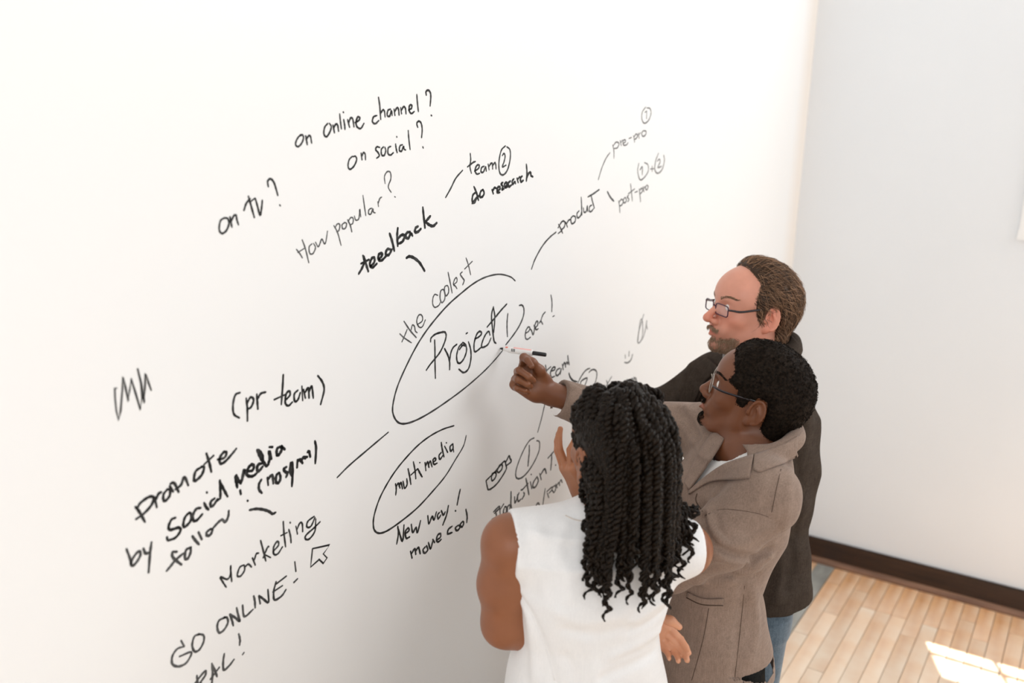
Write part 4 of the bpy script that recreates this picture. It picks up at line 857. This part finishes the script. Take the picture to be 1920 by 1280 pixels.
def tintB(V):
    l = (V-oB)@RB/sB_; c = np.ones((len(V), 3))
    lip = np.exp(-(((l[:, 0]-.094)/.012)**2+(l[:, 1]/.022)**2+((l[:, 2]+.0585)/.008)**2)**2)
    red = np.exp(-(((l[:, 0]-.115)/.025)**2+(l[:, 1]/.02)**2+((l[:, 2]+.025)/.02)**2))+.7*np.exp(-(((l[:, 0]-.07)/.03)**2+((abs(l[:, 1])-.045)/.02)**2+((l[:, 2]+.02)/.018)**2))+.8*np.exp(-((l[:, 0]+.01)/.02)**2-((abs(l[:, 1])-.085)/.012)**2)
    st = np.clip(1-np.abs(l[:, 2]+.085)/.05, 0, 1)*np.clip((l[:, 0]+.02)/.04, 0, 1)*(l[:, 2] < -.035)
    for k, col in ((lip, (1.0, .62, .6)), (np.clip(red, 0, 1)*.7, (1.08, .72, .62)), (st*.55, (.62, .6, .58))): c = c*(1-k[:, None])+c*k[:, None]*np.array(col)
    return c
body_obj('body', bB, [(oB-.17, oB+.18, .0024), (np.min([neckB, hipB, elRB, wrRB, wrLB, elLB], 0)-.14, np.array([3.0, 1.22, oB[2]-.15]), .006)], m_skB, pB, tintB)
add_eyes(pB, oB, RB, sB_, m_iris)
skB = Body().ell(gB(-.006, 0, .045), np.array((.1, .078, .088))*sB_, RB).ell(gB(-.03, 0, .035), np.array((.078, .08, .075))*sB_, RB, .02).ell(gB(.05, 0, .05), np.array((.046, .056, .045))*sB_, RB, .03).cap(gB(-.04, 0, .0), gB(-.04, 0, -.07), .06, .058, .02)
polyB = [(.062, .2), (.064, .128), (.048, .112), (.028, .085), (.034, .05), (.028, .01), (.020, -.012), (.006, -.006), (.004, .02), (-.008, .036), (-.028, .034), (-.038, .0), (-.042, -.045), (-.06, -.072), (-.2, -.07), (-.2, .2)]
hsB = hair_shell(skB, oB, RB, sB_, polyB, .013, .0012, 300)
hB = body_obj('hair', hsB, [(oB-.17, oB+.2, .003)], m_hairB, pB)
Vh = np.array([v.co[:] for v in hB.data.vertices]); Nh = vnorm(hsB, Vh, .003)
def flowB(p, n, rg):
    l = (p-oB)@RB; top = np.clip(l[2]/.1, 0, 1); return RB@np.array([-.9*top-.45, .35*np.sign(l[1])*(1-top), -.25-1.0*(1-top)])+rg.normal(size=3)*.14
strands('hair_locks', Vh, Nh, flowB, 5200, .044, .0009, m_hairB, hB, wave=.16, lift=.09, curl=.22, seed=8, segs=6, kind='stuff')
brows(pB, oB, RB, sB_, m_hairB, bB)
Vg = []
for _ in range(3400):
    y = rng.uniform(-.052, .052); z = rng.uniform(-.106, -.060); 
    if abs(y) < .018 and z > -.072: continue
    Vg.append(gB(.09-abs(y)*.62+rng.uniform(-.02, .004), y, z))
for _ in range(420): y = rng.uniform(-.028, .028); Vg.append(gB(.1, y, -.0445-abs(y)*.25+rng.uniform(-.003, .003)))
Vg = np.array(Vg)
for _ in range(5): Vg = Vg-vnorm(bB, Vg)*bB(Vg)[:, None]
strands('beard', Vg, vnorm(bB, Vg), lambda p, n, rg: RB@np.array([.35, rg.normal()*.35, -1]), len(Vg), .009, .00045, m_beard, pB, lift=.3, wave=.25, seed=6, segs=3, kind='stuff')
glasses(pB, oB, RB, sB_, m_plum, m_frame, .027, .0135, 'rectangular glasses with dark plum frame', corner=6, fr=.0016, drop=-.006)
sh = Body().loft([hipB, P(1412, 880, 2.57), P(1425, 760, 2.54), P(1428, 715, 2.52)], [.17, .17, .155, .10], [.125, .125, .105, .08], LB, FB, 2.2, .03)
sh.chain([gB(-.02, 0, -.085)-[0, 0, .03], neckB-[0, 0, .03]], [.070, .08], .02)
body_obj('shirt', sh, [(np.array([1.8, .3, .8]), np.array([2.75, 1.2, 1.75]), .007)], m_greysh, pB, label='grey shirt')
jB = Body(); jB.loft([P(1388, 1175, 2.66), P(1397, 1060, 2.62), P(1405, 960, 2.6), P(1412, 860, 2.57), P(1425, 760, 2.54), P(1430, 712, 2.52)], [.215, .205, .185, .20, .185, .12], [.148, .140, .125, .140, .120, .09], LB, FB, 2.25, .03)
jB.cap(neckB-[0, 0, .03], shLB, .082, .07, .05).cap(neckB-[0, 0, .03], shRB, .082, .07, .05)
jB.chain([shRB, elRB, wrRB-dB*.02], [.070, .059, .047], .03).chain([shLB, elLB, wrLB-dBl*.02], [.068, .058, .047], .03)
rb = catmull([P(1352, 700, 2.46), P(1385, 715, 2.42), P(1440, 695, 2.42), P(1484, 668, 2.44), P(1490, 640, 2.52), P(1462, 632, 2.58)], 4); jB.chain(rb, [.012]*len(rb), .02)
jB0 = Body(); jB0.ops = list(jB.ops)
E0, E1 = 2.15, 2.95
for pts, a, wd in [([(1245, 705), (1262, 722), (1270, 757)], -.006, .009), ([(1225, 725), (1240, 735), (1250, 757)], -.005, .008), ([(1300, 672), (1290, 700), (1262, 757)], .006, .014), ([(1275, 690), (1268, 715), (1252, 745)], -.005, .008),
                   ([(1496, 860), (1500, 940), (1492, 1000)], -.006, .010), ([(1508, 800), (1500, 830), (1488, 850)], -.005, .008), ([(1480, 1000), (1485, 1060), (1475, 1105)], -.006, .012), ([(1462, 1010), (1465, 1080), (1455, 1125)], .005, .012), ([(1440, 1020), (1442, 1080), (1436, 1130)], -.003, .012)]:
    sp = surf_path(jB0, pts, E0, E1)
    if len(sp) > 1: jB.ridge(sp, a, wd)
jB.disp(lambda p: .003*np.sin(p[:, 2]*36+p[:, 0]*29)*np.sin(p[:, 1]*33+p[:, 2]*14))
jB.cap(gB(-.02, 0, -.06), neckB+[0, 0, .0], .068, .078, .006, 's')
jB._add(prism([(1352, 690), (1372, 700), (1350, 720), (1335, 745), (1322, 780), (1300, 830), (1290, 830), (1302, 770), (1318, 735)], 2.62), .003, 's')
jB.cap(wrRB-dB*.07, wrRB+dB*.1, .036, .04, .003, 's'); jB.cap(wrLB-dBl*.07, wrLB+dBl*.1, .036, .04, .003, 's')
hc = P(1390, 1118, 2.64); hc[2] = .895; jB.loft([hc+[0, 0, -.2], hc+[0, 0, .04]], [.192, .185], [.126, .12], LB, FB, 2.2, .004, 's'); jB.plane(hc, np.array([0, 0, -1])-FB*.08)
body_obj('blazer', jB, [(np.array([1.7, .3, hc[2]-.08]), np.array([3.0, 1.24, 1.83]), .005)], m_black, pB, label='black-brown wool blazer')
blB = [o for o in pB.children if o.name.startswith('blazer')][0]
drape('lapel', jB0, [(1350, 690), (1322, 715), (1300, 760), (1288, 820)], [(1325, 668), (1300, 690), (1276, 745), (1262, 800)], E0, E1, m_black, blB, .006, .005)
drape('collar', jB0, [(1440, 668), (1455, 655), (1478, 640), (1484, 628)], [(1440, 700), (1470, 690), (1494, 668), (1500, 645)], E0, E1, m_black, blB, .006, .005)
ftB = [hipB*[1, 1, 0]+LB*.11+FB*.03, hipB*[1, 1, 0]-LB*.11-FB*.02]
trousers('jeans', [hipB[0]+FB[0]*.02, hipB[1]+FB[1]*.02, .9], LB, FB, ftB, m_jean, pB, 1.0, .155, .108, .078)
shoes(pB, ftB, FB)
jn = [o for o in pB.children if o.name.startswith('jeans')][0]
m_or = mat('orange_thread', (.5, .22, .08), .8, .1)
# ================================================================== person C: woman with twists
oC = P(1151, 855, 1.72); RC = frame(57, 4, -2); sC_ = .91
tC = frame(44, 0); FC, LC = tC[:, 0], tC[:, 1]
hipC = P(1095, 1330, 1.86)
pC = person(hipC[0], hipC[1], 'woman with long black twisted hair in sleeveless white shirt, seen from behind')
gC = lambda x, y, z: oC+RC@(np.array([x, y, z])*sC_)
neckC = P(1140, 962, 1.745); shLC, shRC = P(958, 1018, 1.72), P(1286, 1030, 1.79)
elLC, wrLC = P(948, 1168, 1.775), P(1188, 1160, 1.90)
elRC, wrRC = P(1180, 1105, 1.92), P(1098, 928, 1.935)
bC = Body(); add_head(bC, oC, RC, sC_, jaw=.92, nose=.97)
bC.chain([gC(-.02, 0, -.01), gC(-.03, 0, -.06), neckC], [.05, .046, .052], .02)
bC.loft([hipC, P(1103, 1180, 1.80), P(1112, 1090, 1.775), P(1125, 1010, 1.75)], [.15, .12, .135, .125], [.10, .085, .095, .07], LC, FC, 2.2, .04)
bC.chain([neckC-[0, 0, .02], shLC], [.045, .047], .03).chain([shLC, shLC*.5+elLC*.5-RT*.008, elLC, elLC*.6+wrLC*.4, wrLC], [.049, .044, .040, .036, .022], .035)
bC.chain([neckC-[0, 0, .02], shRC], [.045, .043], .03).chain([shRC, elRC, elRC*.6+wrRC*.4, wrRC], [.050, .037, .033, .022], .02)
dC1 = nrm(P(1056, 858, 1.92)-wrRC); add_hand(bC, wrRC, dC1, RT*.75+FW*.35-UP*.1, [(14, 20, 12, 3), (10, 22, 14, 0), (30, 35, 20, -3), (40, 45, 25, -8)], dict(side=1, dirs=[(.4, .7, .6), (.75, .45, .5), (.9, .2, .4)]), .80, .004)
dC2 = nrm(RT*.86-UP*.50+FW*.05); tC2, _ = add_hand(bC, wrLC, dC2, -FW*.95-UP*.25, [(26, 30, 14, -10), (30, 34, 16, -4), (34, 38, 20, 4), (32, 36, 20, 12)], dict(side=-1, dirs=[(.55, .6, .45), (.85, .35, .25), (.95, -.1, .05)]), .78, .004)
def tintC(V):
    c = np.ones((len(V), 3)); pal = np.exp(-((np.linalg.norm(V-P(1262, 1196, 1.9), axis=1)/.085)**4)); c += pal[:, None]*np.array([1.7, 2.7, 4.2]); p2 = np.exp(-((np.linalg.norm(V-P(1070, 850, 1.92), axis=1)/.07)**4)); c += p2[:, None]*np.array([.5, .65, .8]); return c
body_obj('body', bC, [([1.15, .38, .9], [2.02, 1.12, 1.72], .0026)], m_skC, pC, tintC)
add_eyes(pC, oC, RC, sC_, m_iris)
m_nail = mat('pale_nail', (.78, .55, .47), .25, .6)
for (p, v, n_, r) in tC2:
    if n_ is None: n_ = nrm(-FW+UP*.1)
    out = -n_ if n_ @ FW < 0 else n_
    c = p-v*.002+out*r*.55; sd = nrm(np.cross(v, out)); V = []
    for a in np.linspace(0, 2*math.pi, 13)[:-1]: V.append(c+v*.0065*math.cos(a)+sd*.0048*math.sin(a)-out*.0008)
    V.append(c+out*.0014); link('fingernail', mesh('fingernail', V, [(i, (i+1) % 12, 12) for i in range(12)]), m_nail, [o for o in pC.children if o.name.startswith('body')][0], True)
# shirt
sC = Body().loft([P(1092, 1400, 1.89), P(1096, 1320, 1.86), P(1103, 1180, 1.80), P(1112, 1090, 1.775), P(1122, 1025, 1.755), P(1130, 990, 1.75)], [.185, .172, .138, .158, .168, .12], [.125, .118, .100, .110, .095, .06], LC, FC, 2.3, .03)
sC.cap(neckC-[0, 0, .025], shLC+[0, 0, .006], .058, .054, .045).cap(neckC-[0, 0, .025], shRC+[0, 0, .006], .058, .054, .045)
colr = catmull([P(1062, 962, 1.79), P(1075, 968, 1.735), P(1120, 972, 1.70), P(1170, 972, 1.71), P(1200, 962, 1.77)], 4); sC.chain(colr, [.011]*len(colr), .018)
sC0 = Body(); sC0.ops = list(sC.ops)
G0, G1 = 1.45, 2.2
for pts, a, wd in [([(960, 1094), (985, 1130), (1007, 1173), (1028, 1230), (1040, 1280)], -.005, .007), ([(968, 1100), (990, 1150), (1000, 1200), (1004, 1270)], .006, .014), ([(1062, 985), (1050, 1010), (1046, 1050)], .003, .012), ([(985, 985), (1000, 1060), (1002, 1110)], -.003, .014),
                   ([(1190, 1160), (1230, 1135), (1280, 1100)], .005, .010), ([(1180, 1185), (1220, 1165), (1262, 1130)], -.005, .008), ([(1150, 1230), (1200, 1205), (1245, 1175)], .005, .011), ([(1130, 1270), (1190, 1245), (1240, 1215)], -.005, .010), ([(1100, 1200), (1110, 1240), (1115, 1280)], .004, .014),
                   ([(1060, 1180), (1120, 1190), (1180, 1175)], -.004, .010), ([(1050, 1150), (1100, 1165), (1160, 1155)], .004, .012), ([(1290, 1030), (1270, 1070), (1240, 1090)], -.004, .010), ([(1260, 1000), (1230, 1030), (1190, 1050)], .004, .012), ([(1010, 1000), (1060, 1060), (1070, 1120)], .003, .014), ([(1060, 1230), (1075, 1255), (1080, 1280)], -.004, .01)]:
    sp = surf_path(sC0, pts, G0, G1)
    if len(sp) > 1: sC.ridge(sp, a, wd)
sC.disp(lambda p: .0025*np.sin(p[:, 2]*30+p[:, 0]*27)*np.sin(p[:, 1]*33+p[:, 2]*12))
sC.cap(gC(-.03, 0, -.02), neckC+[0, 0, -.005], .052, .058, .004, 's')
sC.plane(P(955, 1000, 1.73), LC).plane(P(1303, 1000, 1.8), -LC)
sC.plane(P(1092, 1385, 1.88), (0, 0, -1))
body_obj('sleeveless_shirt', sC, [(np.array([1.0, .3, .85]), np.array([1.95, 1.25, 1.55]), .0036)], m_shirtw, pC)
blC = [o for o in pC.children if o.name.startswith('sleeveless')][0]
seam('collar_seam', sC, [(1060, 966), (1078, 974), (1100, 977)], G0, G1, mat('cream_stitch', (.6, .52, .45), .9, .1), blC, .0009)
seam('princess_seam', sC, [(960, 1094), (985, 1130), (1007, 1173), (1028, 1230), (1040, 1275)], G0, G1, m_shirtw, blC, .0012)
ftC = [hipC*[1, 1, 0]+LC*.09, hipC*[1, 1, 0]-LC*.09]
trousers('trousers', [hipC[0], hipC[1], .86], LC, FC, ftC, m_trs, pC, .98, .165, .115)
shoes(pC, ftC, FC)
# ---- twists
skC = Body().ell(gC(-.006, 0, .045), np.array((.1, .079, .088))*sC_, RC).ell(gC(-.03, 0, .02), np.array((.078, .076, .08))*sC_, RC, .02)
capC = hair_shell(skC, oC, RC, sC_, [(.082, .2), (.08, .09), (.06, .06), (.03, .035), (.008, .03), (-.012, .04), (-.035, .02), (-.04, -.06), (-.2, -.06), (-.2, .2)], .006)
hC = body_obj('hair', capC, [(oC-.15, oC+.17, .004)], m_hairC, pC)
allC = Body(); allC.ops = list(sC0.ops)
rgt = np.random.default_rng(11)
def twist(path, r, pitch, m, parent, wig=0.):
    path = np.asarray(path); s = np.r_[0, np.cumsum(np.linalg.norm(np.diff(path, axis=0), axis=1))]; L = s[-1]; n = max(6, int(L/pitch*7)); u = np.linspace(0, L, n)
    pp = np.stack([np.interp(u, s, path[:, i]) for i in range(3)], 1); T = np.gradient(pp, axis=0); T /= np.linalg.norm(T, axis=1)[:, None]+1e-9
    N = np.cross(T, FW); N /= np.linalg.norm(N, axis=1)[:, None]+1e-9; Bn = np.cross(T, N); ph0 = rgt.uniform(0, 6.28); mb = MB()
    env = r*np.interp(u/L, [0, .08, .6, .92, 1], [.85, 1, .95, .62, .25]); tail = .22+np.clip((u/L-.72)/.28, 0, 1)
    ctr = pp+(N*np.sin(u*2*math.pi/.030+ph0)[:, None]+Bn*np.cos(u*2*math.pi/.030+ph0)[:, None])*(tail*wig)[:, None]
    for q in (0, math.pi):
        a = u*2*math.pi/pitch+ph0+q; c = ctr+(N*np.cos(a)[:, None]+Bn*np.sin(a)[:, None])*(env*.60)[:, None]
        V, F = tube_vf(c, env*.58, 6); mb.add(V, F)
    return mb.obj('hair_twist', m, parent, True)
def sim(root, nrm0, L, off, back, tl):
    p = root.copy(); pts = [p.copy()]; st = .010; v = nrm(nrm0*.8+back*.6)
    for k in range(int(L/st)):
        d = skC(p[None])[0]; g = np.array([0, 0, -1.0]); tgt = g*.95+back*.05
        v = nrm(v*.62+tgt*.38); q = p+v*st
        for _ in range(2):
            d = skC(q[None])[0]
            if d < off: q = q+vnorm(skC, q[None])[0]*(off-d)
            d2 = allC(q[None])[0]
            if d2 < .009+off*.3: q = q+vnorm(allC, q[None])[0]*(.009+off*.3-d2)
        # gather towards the mass of hair at the nape
        l = (q-P(1190, 950, 1.66)); lat = l@RT
        if q[2] < oC[2]-.06 and abs(lat) > .10: q = q-RT*np.sign(lat)*(abs(lat)-.10)*.10
        lc = (q-oC)@RC
        if lc[1] > .064 and lc[2] > .015: q = q-RC[:, 1]*(lc[1]-.064)*.7
        if lc[1] > .055 and lc[2] > -.12:      # left side stays behind the ear
            if lc[0] > -.036 and lc[2] < .07: q = q-RC[:, 0]*min(.009, lc[0]+.036)
            if lc[2] < -.045: q = q+RC[:, 1]*.0009
            if lc[1] > .078 and lc[2] > -.045: q = q-RC[:, 1]*(lc[1]-.078)*.8
        v = nrm(q-p); p = q; pts.append(p.copy())
    return pts
cnt = 0
back = -RC[:, 0]
for layer, (n, off, L0) in enumerate([(70, .004, .26), (90, .010, .31), (85, .016, .355)]):
    k = 0
    while k < n:
        th = rgt.uniform(-math.pi, math.pi); el = rgt.uniform(-.35, 1.5)
        d = np.array([math.cos(th)*math.cos(el), math.sin(th)*math.cos(el), math.sin(el)])
        root = gC(-.006+.1*d[0], .079*d[1], .045+.088*d[2]); f, l_, u_ = d[0]*.1, d[1]*.08, .045+d[2]*.088
        if d[0] > .55 and el < 1.1: continue
        if f > -.01 and u_ < .04: continue
        if layer == 2 and el < .25: continue
        if layer == 0 and el > .9: continue
        nn = RC@nrm(d*np.array([1/.1, 1/.079, 1/.088])); side = RC@np.array([0, np.sign(d[1]), 0])
        bk = nrm(back*1.0+side*(.5 if d[1] < 0 else .15)*abs(d[1]))
        if f > .02 and abs(d[1]) < .7: bk = nrm(back+side*.15)
        L = L0*.93*rgt.uniform(.72, 1.08)*(1 if layer else .8+.3*(u_ > .03))+.02*(el > .9)
        if d[1] > .55 and f > -.04: L *= .62
        pts = sim(root, nn, L, off*rgt.uniform(.75, 1.15), bk, 0)
        twist(pts, rgt.uniform(.0068, .0088), rgt.uniform(.017, .023), m_hairC, hC, rgt.uniform(.003, .009)); k += 1; cnt += 1
print('twists', cnt)
# two short twists hanging in front of the ear, and knots standing up on the crown
for a in (0, 9): twist([P(1101+a, 866, 1.70), P(1096+a, 890, 1.695), P(1091+a, 915, 1.69), P(1092+a, 945, 1.69)], .0075, .019, m_hairC, hC, .003)
for (x, y) in ((1155, 727), (1180, 724), (1207, 733), (1225, 740), (1128, 745)):
    c = P(x, y+6, 1.73); pts = [c+(RT*math.cos(t)*.014+UP*math.sin(t)*.013)-FW*.003*t for t in np.linspace(-1.0, 4.2, 12)]
    twist(pts, .0075, .02, m_hairC, hC)
